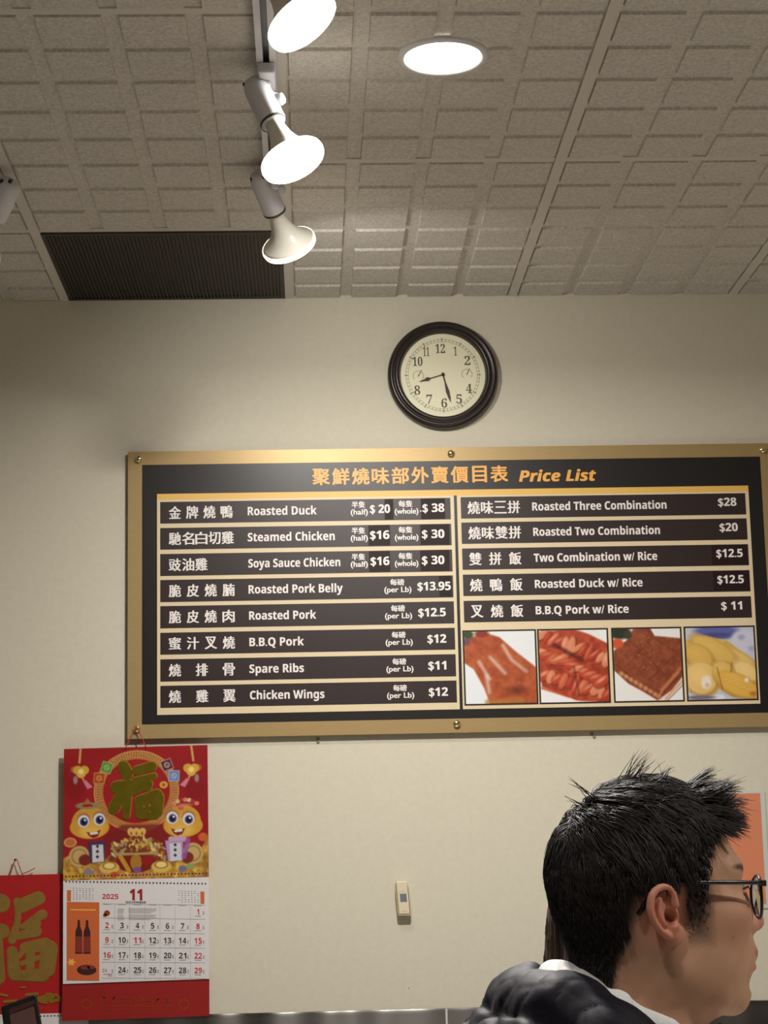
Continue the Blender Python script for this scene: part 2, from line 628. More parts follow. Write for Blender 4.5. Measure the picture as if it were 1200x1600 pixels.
def track_lamp(face_px, Y, ang, cosv, away, label, watts, tx, spread=LAMP_SPREAD, R=.0615, sock_px=None, build_bulb=True):
    c = at(face_px[0], face_px[1], Y)
    ax = img_axis(face_px[0], face_px[1], Y, ang, cosv, away)
    tail = c - ax * .118                          # bulb neck end
    sock_ax = ax
    top = tail - ax * .085
    root = thing('track_lamp', (tx, top[1], CEIL - .03), label, 'track light', 'white track lamps')
    # bulb: flared reflector shell, lit lens, lit edge
    prof = [(.0135, -.124), (.0150, -.118), (.0165, -.100), (.0185, -.078), (.0220, -.062), (.0275, -.047), (.0355, -.034), (.0460, -.023), (.0555, -.0155), (R, -.0115)]
    bulb = mesh('bulb', lathe(prof, c, ax, 56, True), M['white_gloss'], root, smooth=True)
    mesh('bulb_rim', lathe([(R, -.0117), (R + .0012, -.006), (R - .0005, .0006), (R - .006, .0022)], c, ax, 56, False), M['glow_rim'], bulb, smooth=True)
    mesh('bulb_lens', lathe([(R - .006, .0024), (R - .0075, .0012), (.030, .006), (.001, .008)], c, ax, 56, False), M['glow'], bulb, smooth=True)
    mesh('lens_ring', lathe([(R - .0095, .0030), (R - .0090, .0036), (R - .0082, .0036), (R - .0078, .0026)], c, ax, 56, False), M['plug'], bulb, smooth=True)
    area_light('track_lamp_glow', c + ax * .014, ax, .10, watts, spread=spread)
    # socket: tapered white cup over the bulb neck
    s0 = c - ax * .096
    sp = [(.0215, 0), (.0245, -.001), (.0255, -.004), (.0255, -.074), (.0235, -.094), (.0180, -.104), (.0100, -.107)]
    mesh('socket', lathe(sp, s0, ax, 48, True), M['white_metal'], root, smooth=True)
    mesh('socket_collar', lathe([(.0258, -.0005), (.0263, -.003), (.0263, -.0045), (.0254, -.006)], s0, ax, 48, False), M['ink'], root, smooth=True)
    # bracket arm from the adapter on the track down to the socket's side
    side = np.cross(ax, (0, 1, 0))
    side /= np.linalg.norm(side)
    piv = s0 - ax * .045 + side * .030
    ad = np.array((tx, top[1] - .01, CEIL - .030))
    mesh('adapter', join(box(tx - .016, tx + .016, ad[1] - .045, ad[1] + .045, CEIL - .048, CEIL - .0265)), M['white_metal'], root, bevel=.004)
    mesh('stem', tube([ad + (0, 0, -.012), ad + (0, 0, -.035), (piv + ad + (0, 0, -.035)) / 2, piv - ax * .01, piv + ax * .012], [.007, .007, .0055, .005, .005], 12), M['white_metal'], root, smooth=True)
    mesh('knob', lathe([(.004, -.012), (.0105, -.010), (.0115, 0), (.0105, .009), (.006, .011)], piv, side, 24, True), M['white_metal'], root, smooth=True)
    # slots in the socket's back end
    for sgn in (-1, 1):
        u, v, a = frame_of(ax)
        q = s0 - ax * .0945 + u * .014 * sgn - v * .012
        mesh('screw_hole', lathe([(.0042, -.008), (.0042, .002)], q, ax, 16, True), M['black'], root)
    return root


track_lamp((475, 37.5), -2.16, 38.4, .48, False, 'lit white track lamp cut off by the top edge, nearest along the track', LAMP_W['track'][0], TX)
track_lamp((459.3, 254), -1.63, 27, .527, False, 'lit white track lamp in the middle of the track, lens showing', LAMP_W['track'][1], TX)
track_lamp((453, 386), -.91, 23, .50, True, 'white track lamp at the track end, turned to the wall with only its rim glowing', LAMP_W['track'][2], TX, 142)
# E_CEILING
# ------------------------------------------------------------------ lamp of the next track, cut by the left frame edge
p0 = at(2, 312, -1.0)
TX2 = p0[0] - .07
tr2 = thing('lighting_track', (TX2, -.8, CEIL), 'white lighting track beyond the left edge carrying the half seen lamp', 'lighting track', 'lighting tracks')
mesh('rail', join(box(TX2 - .0185, TX2 + .0185, TY0, -.8, tz0 + .003, tz1), box(TX2 - .0185, TX2 - .006, TY0, -.8, tz0, tz0 + .003),
                  box(TX2 + .006, TX2 + .0185, TY0, -.8, tz0, tz0 + .003)), M['white_metal'], tr2)
lf = thing('track_lamp', (TX2, p0[1], CEIL - .03), 'white lamp socket on another track, half cut off by the left edge', 'track light', 'white track lamps')
axl = img_axis(2, 312, -1.0, -28, .35, True)
s0 = p0 + axl * .045
mesh('socket', lathe([(.0265, 0), (.0300, -.001), (.0310, -.004), (.0300, -.050), (.0270, -.082), (.0200, -.094), (.0120, -.097)], s0, axl, 48, True), M['white_metal'], lf, smooth=True)
bl = mesh('bulb', lathe([(.0135, -.124), (.0165, -.100), (.0195, -.082), (.026, -.062), (.036, -.044), (.047, -.030), (.056, -.018), (.0615, -.008)], s0 + axl * .096, axl, 48, True), M['white_gloss'], lf, smooth=True)
mesh('bulb_lens', lathe([(.0595, -.0085), (.030, .004), (.001, .006)], s0 + axl * .096, axl, 48, False), M['white_gloss'], bl, smooth=True)
mesh('adapter', box(TX2 - .016, TX2 + .016, p0[1] - .045, p0[1] + .045, CEIL - .048, CEIL - .0275), M['white_metal'], lf, bevel=.004)
mesh('stem', tube([(TX2, p0[1], CEIL - .045), (TX2, p0[1], CEIL - .075), s0 - axl * .07 - RT * .02, s0 - axl * .03 - RT * .029], .006, 12), M['white_metal'], lf, smooth=True)
for dx in (-.014, .004):
    mesh('screw_hole', lathe([(.0045, -.006), (.0045, .003)], s0 - axl * .088 + RT * dx - FW * .016, axl, 16, True), M['black'], lf)

# ================================================================== CLOCK
ce = at(692.5, 586, -.03)
CR = 89.0 / FPX * (DIST - .03) * 1.004
clock = thing('wall_clock', (ce[0], 0, ce[2] - CR), 'round wall clock with dark brown rim above the menu board', 'clock')
cc = np.array((ce[0], 0.0, ce[2] + .004))
NA = (0, -1, 0)
mesh('rim', lathe([(CR * .96, .001), (CR, .006), (CR, .016), (CR * .985, .024), (CR * .95, .029), (CR * .915, .030), (CR * .90, .027), (CR * .885, .0265),
                   (CR * .865, .031), (CR * .835, .033), (CR * .805, .031), (CR * .785, .025), (CR * .775, .016), (CR * .77, .014)], cc, NA, 96, False), M['clock_rim'], clock, smooth=True)
dial = mesh('dial', lathe([(CR * .90, .002), (CR * .90, .0135), (CR * .5, .0136), (.0005, .0137)], cc, NA, 96, True), M['clock_face'], clock)


def dialp(a, b, lift=0.0):
    return np.array((cc[0] + a, -.0142 - lift, cc[2] - b))


R1 = CR * .77
nums = {12: (571, 286), 1: (711, 312), 2: (820, 403), 4: (827, 671), 5: (733, 768), 6: (594, 805), 7: (457, 768), 8: (348, 680), 10: (357, 407), 11: (440, 314)}
kk = CR / 511.0
numV = []
for n, (px, py) in nums.items():
    a, b = (px - 588) * kk, (py - 540) * kk
    w = {12: 90, 11: 58, 10: 92, 1: 27}.get(n, 54) * kk
    h = 88 * kk
    numV.append(letters(str(n), (a - w / 2, b - h / 2, a + w / 2, b + h / 2), dialp, 'serif'))
mesh('numerals', join(*numV), M['numeral'], dial)
tk = []
for i in range(60):
    t = math.radians(6 * i)
    r0, r1, w = (R1 * .81, R1 * .865, .0007)
    if i % 5 == 0:
        r0, r1, w = R1 * .81, R1 * .90, .0014
    d, q = np.array((math.sin(t), -math.cos(t))), np.array((math.cos(t), math.sin(t)))
    c4 = [d * r0 - q * w, d * r0 + q * w, d * r1 + q * w, d * r1 - q * w]
    tk.append(([dialp(x, y) for x, y in c4], [(0, 1, 2, 3)]))
n = 120
for ra, rb in ((R1 * .862, R1 * .870), (R1 * .806, R1 * .812)):
    ring = [dialp(math.sin(2 * math.pi * i / n) * r, -math.cos(2 * math.pi * i / n) * r) for i in range(n) for r in (ra, rb)]
    tk.append((ring, [(2 * i, 2 * i + 1, (2 * i + 3) % (2 * n), (2 * i + 2) % (2 * n)) for i in range(n)]))
mesh('minute_track', join(*tk), M['ink_soft'], dial)
for nm, (px, py, ux, uy) in {'thermometer_dial': (362, 545, 395, 487), 'humidity_dial': (812, 535, 838, 478)}.items():
    a, b = (px - 588) * kk, (py - 540) * kk
    g = []
    for i in range(40):
        t = math.radians(-130 + 260 * i / 39)
        r0, r1 = .0125, .0150 if i % 4 else .0163
        d, q = np.array((math.sin(t), -math.cos(t))), np.array((math.cos(t), math.sin(t))) * .00035
        g.append(([dialp(a + x, b + y) for x, y in (d * r0 - q, d * r0 + q, d * r1 + q, d * r1 - q)], [(0, 1, 2, 3)]))
    sub = mesh(nm, join(*g), M['ink_soft'], clock)
    ex, ey = (ux - 588) * kk, (uy - 540) * kk
    dv = np.array((ex - a, ey - b))
    nn = np.array((-dv[1], dv[0])) / np.linalg.norm(dv) * .0011
    mesh('needle', ([dialp(x, y, .001) for x, y in (np.array((a, b)) - dv * .1 - nn, np.array((a, b)) - dv * .1 + nn, np.array((ex, ey)) + nn * .3, np.array((ex, ey)) - nn * .3)], [(0, 1, 2, 3)]), M['ink'], sub)


def hand(name, tip_px, prof, lift):
    d = np.array(((tip_px[0] - 588) * kk, (tip_px[1] - 537) * kk))
    L = np.linalg.norm(d)
    d /= L
    q = np.array((-d[1], d[0]))
    o = np.array((0.0, -3 * kk))
    pts = [o + d * L * t + q * w for t, w in prof] + [o + d * L * t - q * w for t, w in prof[::-1]]
    V = [dialp(x, y, lift) for x, y in pts] + [dialp(x, y, lift + .0008) for x, y in pts]
    k = len(pts)
    F = [tuple(range(k)), tuple(range(k, 2 * k))[::-1]] + [(i, (i + 1) % k, k + (i + 1) % k, k + i) for i in range(k)]
    return mesh(name, (V, F), M['hand'], clock)


hand('hour_hand', (368, 602), [(-.06, .0012), (0, .0016), (.45, .0012), (.54, .0016), (.60, .0050), (.68, .0052), (.76, .0024), (.85, .0022), (1, .0002)], .0015)
hand('minute_hand', (652, 800), [(-.06, .0012), (0, .0014), (.3, .0016), (.62, .0048), (.72, .0036), (.84, .0030), (1, .0002)], .0030)
mesh('hub', lathe([(.0045, .014), (.0045, .0195), (.003, .0205)], cc + (0, 0, 3 * kk), NA, 24, True), M['hand'], clock, smooth=True)

# ================================================================== PRICE BOARD
BX0, BX1, BZ0, BZ1 = -.39856, 1.18753, .37506 + EYE, .96146 + EYE    # inner cream print: left, right, bottom, top
BYF = -.020                                                       # front face of the board


def B(px, py, lift=0.0):
    p = at(px, py, BYF)
    return np.array((p[0], BYF - lift, p[2]))


def bplane(px, py, lift=0.0):
    return B(px, py, .0012 + lift)


def row_z(py, px):
    return B(px, py)[2]


U1 = 1.70e-3                                                      # metres per photo pixel on the board
o_l, o_t = B(200, 705.5)[0], B(245, 705.2)[2]
o_b = B(205, 1154.6)[2]
i_l, i_t = B(222, 900)[0], B(245, 726.2)[2]
i_b = B(245, 1131.5)[2]
i_r = B(1187.3, 711.7)[0]
o_r = i_r + (i_l - o_l)
board = thing('menu_board', ((o_l + o_r) / 2, 0, o_b), 'wide black and bronze price list board with food pictures on the wall', 'menu board')
mesh('back_sheet', box(o_l + .004, o_r - .004, -.014, -.001, o_b + .004, o_t - .004), M['photo_edge'], board)
mesh('frame', join(box(o_l, o_r, -.0195, -.0142, i_t, o_t), box(o_l, o_r, -.0195, -.0142, o_b, i_b),
                   box(o_l, i_l, -.0195, -.0142, i_b, i_t), box(i_r, o_r, -.0195, -.0142, i_b, i_t)), M['gold_frame'], board)
mesh('panel', box(i_l, i_r, -.0200, -.0142, i_b, i_t), M['panel'], board)
zt, zb = BZ1, BZ0
dvx0, dvx1 = B(709.2, 780)[0], B(713.8, 780)[0]
band = B(245, 781.0)[2]
mesh('print_field', join(box(BX0, dvx0, -.0204, -.0201, zb, band), box(dvx1, BX1, -.0204, -.0201, zb, band)), M['cream'], board)
mesh('top_band', box(BX0, BX1, -.0204, -.0201, band, zt), M['amber'], board)


def board_letters(s, x0, x1, yt, yb, style=None, bold=(0, 0), xm=None, cap=None):
    """yt, yb measured at pixel column xm (default x0); lettering keeps level with the board"""
    xm = x0 if xm is None else xm
    X0, X1 = B(x0, (yt + yb) / 2)[0], B(x1, (yt + yb) / 2 - (x1 - x0) * .02)[0]
    ZT, ZB = B(xm, yt)[2], B(xm, yb)[2]
    pl = lambda a, b, l=0.0: np.array((a, -.0209 - l, -b))
    bd = (bold[0] * U1, bold[1] * U1)
    if cap:
        return letters(s, (X0, -ZT, X1, -ZB), pl, style, bd, by_cap=(-ZT, -ZB))
    return letters(s, (X0 + bd[0], -ZT + bd[1], X1 - bd[0], -ZB - bd[1]), pl, style, bd)


tl = []
for i, ch in enumerate('聚鮮燒味部外賣價目表'):
    x = 488 + i * 30.9
    ys = 732.5 - i * 30.9 * .018
    tl.append(board_letters(ch, x + (2.5 if ch == '目' else 0), x + 27.5 - (2 if ch == '目' else 0), ys, ys + 26, bold=(.75, .55)))
tl.append(board_letters('Price List', 811, 931, 735.5, 752.5, 'bolditalic', (.5, .3), xm=815, cap=True))
mesh('title_characters', join(*tl[:-1]), M['title'], board)
mesh('title_words', tl[-1], M['title'], board)


def c1(v):
    return 200 + v / 2.3077


def cy1(v):
    return 690 + v / 2.3077


def cy2(v):
    return 920 + v / 2.3077


def d1(v):
    return 690 + v / 2.353


ROWX0 = B(250.3, 800)[0]
ROWX1 = B(703.5, 780)[0]
left_rows = [
    # name, spread, english, x1, y top and bottom of the strip at its left end
    ('金牌燒鴨', 147, 378, 'Roasted Duck', 432, 680, 784.5, 818.3),
    ('馳名白切雞', 147, 382, 'Steamed Chicken', 432, 745, 825.2, 859),
    ('豉油雞', 147, 287, 'Soya Sauce Chicken', 434, 765, 865.8, 900.2),
    ('脆皮燒腩', 147, 385, 'Roasted Pork Belly', 435, 774, 906.4, 941),
    ('脆皮燒肉', 147, 385, 'Roasted Pork', 437, 678, 947.2, 982),
    ('蜜汁叉燒', 147, 386, 'B.B.Q Pork', 438, 634, 988.8, 1023.1),
    ('燒排骨', 147, 386, 'Spare Ribs', 438, 634, 1030.3, 1065.2),
    ('燒雞翼', 147, 388, 'Chicken Wings', 440, 708, 1071.7, 1106.3)]
prices = {
    0: [('$ 20', 873, 944), ('$ 38', 1062, 1140)], 1: [('$16', 873, 942), ('$ 30', 1060, 1140)], 2: [('$16', 875, 942), ('$ 30', 1060, 1140)],
    3: [('$13.95', 1044, 1163)], 4: [('$12.5', 1047, 1145)], 5: [('$12', 1080, 1147)], 6: [('$11', 1083, 1147)], 7: [('$12', 1085, 1153)]}
SLOPE = .0185
for i, (cn, cx0, cx1, en, ex0, ex1, yt, yb) in enumerate(left_rows):
    z1, z0 = B(250.3, yt)[2], B(250.3, yb)[2]
    row = mesh('menu_row', box(ROWX0, ROWX1 + i * .0004, -.0207, -.02045, z0, z1), M['row'], board)
    mid = (yt + yb) / 2
    L, NM, UN = [], [], []
    y_at = lambda x: mid - (x - 250.3) * SLOPE
    X0, X1 = c1(cx0), c1(cx1)
    w = 19.3
    n = len(cn)
    for k, ch in enumerate(cn):
        x = X0 + (X1 - X0 - w) * k / (n - 1)
        NM.append(board_letters(ch, x, x + w, y_at(x) - 9.8, y_at(x) + 9.8, bold=(.62, .12)))
    xe0, xe1 = c1(ex0), c1(ex1)
    EN = (board_letters(en, xe0, xe1, y_at(xe0) - 6.6, y_at(xe0) + 6.4, 'bold', (.18, .1), cap=True))
    small = [('半隻', '(half)', 806, 855, 803, 865), ('每隻', '(whole)', 975, 1026, 962, 1047)] if i < 3 else [('每磅', '(per Lb)', 945 + (i - 3) * 2.7, 996 + (i - 3) * 2.3, 924 + (i - 3) * 2.5, 1022 + (i - 3) * 2.5)]
    for a, b_, a0, a1, b0, b1 in small:
        xa, xb = c1(a0), c1(b0)
        UN.append(board_letters(a, xa, c1(a1), y_at(xa) - 12.2, y_at(xa) - 2.2, bold=(.42, .1)))
        UN.append(board_letters(b_, xb, c1(b1), y_at(xb) - .2, y_at(xb) + 11.2, bold=(.3, .15)))
    st = []
    for (p, a0, a1) in prices[i]:
        xa = c1(a0)
        L.append(board_letters(p, xa, c1(a1), y_at(xa) - 6.6, y_at(xa) + 6.4, 'bold', (.3, .15), cap=True))
        if i < 3:
            a = {(0, '$ 20'): (925, 957)}.get((i, p), (a0 - 6, a1 + 3 + (16 if p == '$ 30' else 0)))
            st.append((a[0], a[1]))
    if i == 3:
        st.append((1122, 1166))
    UN.append(board_letters('.', c1(1053), c1(1058), y_at(c1(1053)) + 3.5, y_at(c1(1053)) + 6)) if i == 0 else None
    for a0, a1 in st:
        xa, xb = B(c1(a0), y_at(c1(a0)))[0], B(c1(a1), y_at(c1(a1)))[0]
        mesh('price_sticker', box(xa, min(xb, ROWX1 - .001), -.0208, -.0206, z0 + .002, z1 - .001), M['sticker'], row)
    mesh('dish_characters', join(*NM), M['white'], row)
    mesh('dish_name', EN, M['white'], row)
    mesh('unit_lettering', join(*UN), M['white'], row)
    for q in L:
        mesh('price', q, M['white'], row)

RX_0, RX_1 = B(720.2, 800)[0], B(1164.9, 785)[0]
right_rows = [
    ('燒味三拼', 95, 288, 'Roasted Three Combination', 333, 826, 777, 810.5, '$28', 1016, 1083),
    ('燒味雙拼', 98, 292, 'Roasted Two Combination', 337, 802, 816.6, 850, '$20', 1022, 1088),
    ('雙拼飯', 101, 293, 'Two Combination w/ Rice', 339, 792, 857.2, 890.5, '$12.5', 1010, 1106),
    ('燒鴨飯', 104, 297, 'Roasted Duck w/ Rice', 343, 738, 898, 931.5, '$12.5', 1014, 1110),
    ('叉燒飯', 107, 300, 'B.B.Q Pork w/ Rice', 346, 687, 939, 972.7, '$ 11', 1028, 1104)]
for i, (cn, cx0, cx1, en, ex0, ex1, yt, yb, p, p0_, p1_) in enumerate(right_rows):
    xl = 719.5 + i * .8
    z1, z0 = B(xl, yt)[2], B(xl, yb)[2]
    row = mesh('menu_row', box(RX_0, RX_1, -.0207, -.02045, z0, z1), M['row'], board)
    mid = (yt + yb) / 2
    y_at = lambda x: mid - (x - xl) * SLOPE
    L, NM, UN = [], [], []
    w = 19.5
    n = len(cn)
    X0, X1 = d1(cx0), d1(cx1)
    for k, ch in enumerate(cn):
        x = X0 + (X1 - X0 - w) * k / (n - 1)
        NM.append(board_letters(ch, x, x + w, y_at(x) - 9.8, y_at(x) + 9.8, bold=(.62, .12)))
    xe0 = d1(ex0)
    EN = (board_letters(en, xe0, d1(ex1), y_at(xe0) - 6.4, y_at(xe0) + 6.2, 'bold', (.18, .1), cap=True))
    xp = d1(p0_)
    L.append(board_letters(p, xp, d1(p1_), y_at(xp) - 8.2, y_at(xp) + 4.4, 'bold', (.2, .1), cap=True))
    if i in (2, 3):
        xa, xb = B(d1((993, 998)[i - 2]), y_at(xp))[0], RX_1 - .0015
        mesh('price_sticker', box(xa, xb, -.0208, -.0206, z0 + .003, z1 - .001), M['sticker'], row)
    mesh('dish_characters', join(*NM), M['white'], row)
    mesh('dish_name', EN, M['white'], row)
    mesh('price', L[0], M['white'], row)


# food pictures
def ramp(t, a, b):
    t = np.clip(t, 0, 1)[:, None]
    return np.array(a, float) * (1 - t) + np.array(b, float) * t


def pic_duck(U, V):
    P = Paint(U, V, (232, 236, 240))
    n = noise2(U, V, 9, 3) * .6 + noise2(U, V, 25, 4) * .4
    body = ramp(n, (150, 62, 30), (196, 104, 62))
    q = Paint(U, V, (0, 0, 0))
    q.poly([(0, .1), (.3, .02), (.5, .08), (.72, .28), (1.02, .52), (1.02, 1.02), (.34, 1.02), (.26, .78), (.12, .52), (-.02, .42)], (1, 1, 1), soft=.03)
    k = q.C[:, :1]
    P.C = P.C * (1 - k) + body * k
    for a in ([.2, .42, .34, .66], [.3, .62, .33, .84], [.36, .36, .56, .58], [.55, .2, .64, .36], [.66, .4, .86, .56]):
        P.seg(*a, .022, (226, 208, 200), soft=.05, a=.75)
    P.seg(.1, .1, .9, .6, .0, (120, 40, 18), soft=.12, a=.3)
    P.ell(.72, .82, .12, .06, (88, 36, 16), soft=.08, a=.7)
    P.seg(.3, .98, .8, .96, .03, (176, 120, 44), soft=.05, a=.8)
    P.ell(.05, .04, .08, .06, (56, 74, 40), soft=.03)
    P.ell(.03, .14, .05, .05, (110, 70, 90), soft=.03)
    P.ell(.25, .03, .1, .05, (138, 50, 30), soft=.03)
    return P.C


def pic_pork(U, V):
    P = Paint(U, V, (236, 234, 232))
    n = noise2(U, V, 14, 8)
    q = Paint(U, V, (0, 0, 0))
    q.poly([(-.02, .02), (.5, -.02), (.74, .06), (1.02, .2), (1.02, 1.02), (.5, .98), (.02, .78), (-.02, .5)], (1, 1, 1), soft=.03)
    body = ramp(n, (150, 52, 28), (196, 84, 52))
    k = q.C[:, :1]
    P.C = P.C * (1 - k) + body * k
    r = np.random.default_rng(5)
    for row, (ax, ay, bx, by, m) in enumerate(((.04, .06, .98, .42, 12), (.02, .3, .6, .62, 8), (.06, .62, .98, .9, 11), (.3, .4, .9, .72, 8))):
        for i in range(m):
            t = i / (m - 1)
            x, y = ax + (bx - ax) * t, ay + (by - ay) * t
            c = [(206, 104, 66), (190, 70, 42), (222, 140, 100), (176, 56, 34)][r.integers(4)]
            rot = .35 + r.random() * .9 + (.5 if row % 2 else -.1)
            rx, ry = .035 + r.random() * .035, .09 + r.random() * .06
            P.ell(x + .014, y + .012, rx, ry, (92, 24, 14), rot=rot, soft=.03, a=.75)
            P.ell(x, y, rx, ry, c, rot=rot, soft=.02, a=.9)
            P.ell(x - .008, y - .02, rx * .35, ry * .6, (238, 178, 146), rot=rot, soft=.03, a=.25 + .5 * r.random())
    P.seg(.22, .2, .62, .42, .022, (70, 18, 12), soft=.05, a=.8)
    P.seg(.5, .52, .56, .9, .012, (80, 22, 14), soft=.04, a=.6)
    P.poly([(.0, .82), (.3, .9), (.56, 1.0), (0, 1.02)], (238, 238, 238), soft=.03)
    P.seg(.02, .8, .4, .92, .015, (196, 60, 22), soft=.03, a=.8)
    P.poly([(.82, -.02), (1.02, -.02), (1.02, .17)], (238, 238, 238), soft=.03)
    return P.C


def pic_belly(U, V):
    P = Paint(U, V, (236, 234, 232))
    n = noise2(U, V, 11, 12) * .5 + noise2(U, V, 30, 13) * .5
    q = Paint(U, V, (0, 0, 0))
    q.poly([(.0, .3), (.22, .14), (.3, 0), (.55, -.02), (.62, .1), (1.02, .14), (1.02, .66), (.84, .86), (.62, 1.0), (.42, .88), (.2, .76), (-.02, .56)], (1, 1, 1), soft=.025)
    body = ramp(n, (118, 52, 30), (160, 86, 56))
    k = q.C[:, :1]
    P.C = P.C * (1 - k) + body * k
    for a in ((.04, .5, .52, .9), (.34, .24, .8, .7), (.6, .12, .98, .36), (.2, .5, .52, .2), (.5, .72, .9, .38)):
        P.seg(*a, .004, (84, 34, 20), soft=.025, a=.6)
    for i in range(9):
        x = .1 + i * .07
        P.ell(x, .62 + i * .042, .035, .03, (214, 160, 112), rot=.6, soft=.03, a=.8)
    for a in ((.62, .95, .95, .62), (.68, .86, .98, .56), (.74, .98, 1, .74)):
        P.seg(*a, .016, (206, 132, 78), soft=.03, a=.75)
        P.seg(a[0] + .03, a[1] + .02, a[2] + .02, a[3] + .04, .006, (96, 40, 22), soft=.02, a=.7)
    P.ell(.1, .04, .16, .1, (38, 52, 34), soft=.04)
    P.ell(.06, .2, .09, .07, (206, 84, 46), soft=.03)
    P.ell(.22, .08, .06, .06, (70, 60, 40), soft=.03)
    for i in range(24):
        x, y = RNG.random(2)
        P.ell(.35 + .3 * x, .1 + .5 * y, .012, .008, (196, 132, 104), soft=.02, a=.5)
    return P.C


def pic_chicken(U, V):
    P = Paint(U, V, (196, 198, 214))
    n = noise2(U, V, 8, 21) * .5 + noise2(U, V, 24, 22) * .5
    P.ell(.45, .05, .32, .09, (96, 100, 168), soft=.04)
    P.ell(.42, .12, .3, .05, (64, 66, 120), soft=.03, a=.7)
    P.ell(.86, .2, .2, .16, (206, 206, 222), soft=.05)
    P.ell(.82, .14, .05, .04, (140, 140, 190), soft=.04, a=.6)
    P.ell(.96, .3, .05, .04, (150, 150, 196), soft=.04, a=.6)
    q = Paint(U, V, (0, 0, 0))
    q.poly([(-.02, .18), (.3, .12), (.6, .18), (1.02, .5), (1.02, .98), (.66, .98), (.44, .86), (.38, .94), (.02, .9)], (1, 1, 1), soft=.03)
    body = ramp(n, (196, 152, 66), (228, 192, 108))
    k = q.C[:, :1]
    P.C = P.C * (1 - k) + body * k
    for cx, cy, rx, ry, rot, c in ((.72, .44, .30, .12, .42, (224, 186, 108)), (.40, .30, .36, .13, .50, (218, 178, 92)), (.86, .62, .20, .13, .5, (232, 200, 128)),
                                   (.18, .40, .22, .16, .6, (214, 172, 86)), (.20, .70, .24, .23, .15, (228, 192, 118)), (.52, .62, .16, .15, .9, (220, 180, 96)),
                                   (.72, .80, .33, .15, .42, (224, 176, 80))):
        P.ell(cx + .012, cy + .022, rx, ry, (134, 92, 34), rot=rot, soft=.07, a=.75)
        P.ell(cx, cy, rx, ry, c, rot=rot, soft=.05)
        P.ell(cx - .03, cy - .04, rx * .6, ry * .5, tuple(min(255, v + 12) for v in c), rot=rot, soft=.12, a=.8)
    for i in range(60):
        t = i / 59
        P.ell(.5 + .46 * t, .70 + .20 * t + .05 * math.sin(i * 2.4), .006, .006, (188, 136, 52), soft=.012, a=.5)
    P.ell(.27, .76, .07, .09, (240, 230, 216), rot=.2, soft=.04)
    P.ell(.28, .80, .03, .03, (206, 166, 150), soft=.03, a=.7)
    for a in ((.66, .50, .64, .62), (.44, .56, .50, .86)):
        P.seg(*a, .006, (120, 82, 32), soft=.025, a=.8)
    P.ell(.86, .74, .03, .03, (240, 226, 214), soft=.02)
    P.ell(.45, .97, .08, .04, (228, 226, 232), soft=.02)
    P.ell(.18, .97, .2, .03, (120, 112, 124), soft=.02)
    P.ell(.95, .93, .05, .03, (186, 120, 44), soft=.03)
    return P.C


pics = [((722.3, 985), (837.4, 983), (724.5, 1102.8), pic_duck), ((838.9, 982.6), (949.8, 980), (843, 1100.3), pic_pork),
        ((954.5, 979.7), (1064.3, 977), (958.5, 1097), pic_belly), ((1067.6, 976.5), (1178.9, 974.3), (1072.5, 1094.3), pic_chicken)]
xs = [B(*q[0])[0] for q in pics] + [B(*pics[-1][1])[0]]
zt_, zb_ = B(*pics[0][0])[2], B(*pics[0][2])[2]
for i, (tl_, tr_, bl_, fn) in enumerate(pics):
    x0, x1 = B(*tl_)[0], B(*tr_)[0]
    ph = mesh('food_picture', box(x0, x1, -.0207, -.02045, zb_, zt_), M['photo_edge'], board, bevel=.0001)
    g = .0045
    printed('picture_print', fn, lambda u, v, x0=x0, x1=x1: np.array((x0 + g + (x1 - x0 - 2 * g) * u, -.0209, zt_ - g - (zt_ - zb_ - 2 * g) * v)), 110, 112, ph)
    ph['label'] = ['picture of a glazed roast duck', 'picture of sliced red barbecue pork', 'picture of crisp brown roast pork', 'picture of pale yellow chopped chicken'][i]

for px, py in ((217, 718), (704.5, 709), (1191, 703.5), (214, 1139.5), (713.5, 1131)):
    p = B(px, py)
    mesh('screw_cap', lathe([(.0095, 0), (.0098, .004), (.0088, .008), (.0060, .0105), (.0020, .0115)], (p[0], -.0195, p[2]), NA, 32, True), M['chrome'], board, smooth=True)
p = B(1203, 1117)
mesh('screw_cap', lathe([(.0095, 0), (.0098, .004), (.0088, .008), (.0060, .0105), (.0020, .0115)], (o_r - .018, -.0195, o_b + .018), NA, 32, True), M['chrome'], board, smooth=True)
# E_BOARD
# ================================================================== CALENDARS
def sheet_map(tl, tr, bl, br, Y):
    """bilinear map (u right, v down) of a hanging sheet whose corners appear at these pixels"""
    P = [at(px, py, Y) for px, py in (tl, tr, bl, br)]
    return lambda u, v, lift=0.0: (P[0] * (1 - u) + P[1] * u) * (1 - v) + (P[2] * (1 - u) + P[3] * u) * v + np.array((0, -lift, 0))


def sheet(name, f, m, parent, th=.0012, u0=0, u1=1, v0=0, v1=1, lift=0.0):
    return mesh(name, quad([f(u0, v0, lift), f(u1, v0, lift), f(u1, v1, lift), f(u0, v1, lift)], th), m, parent)


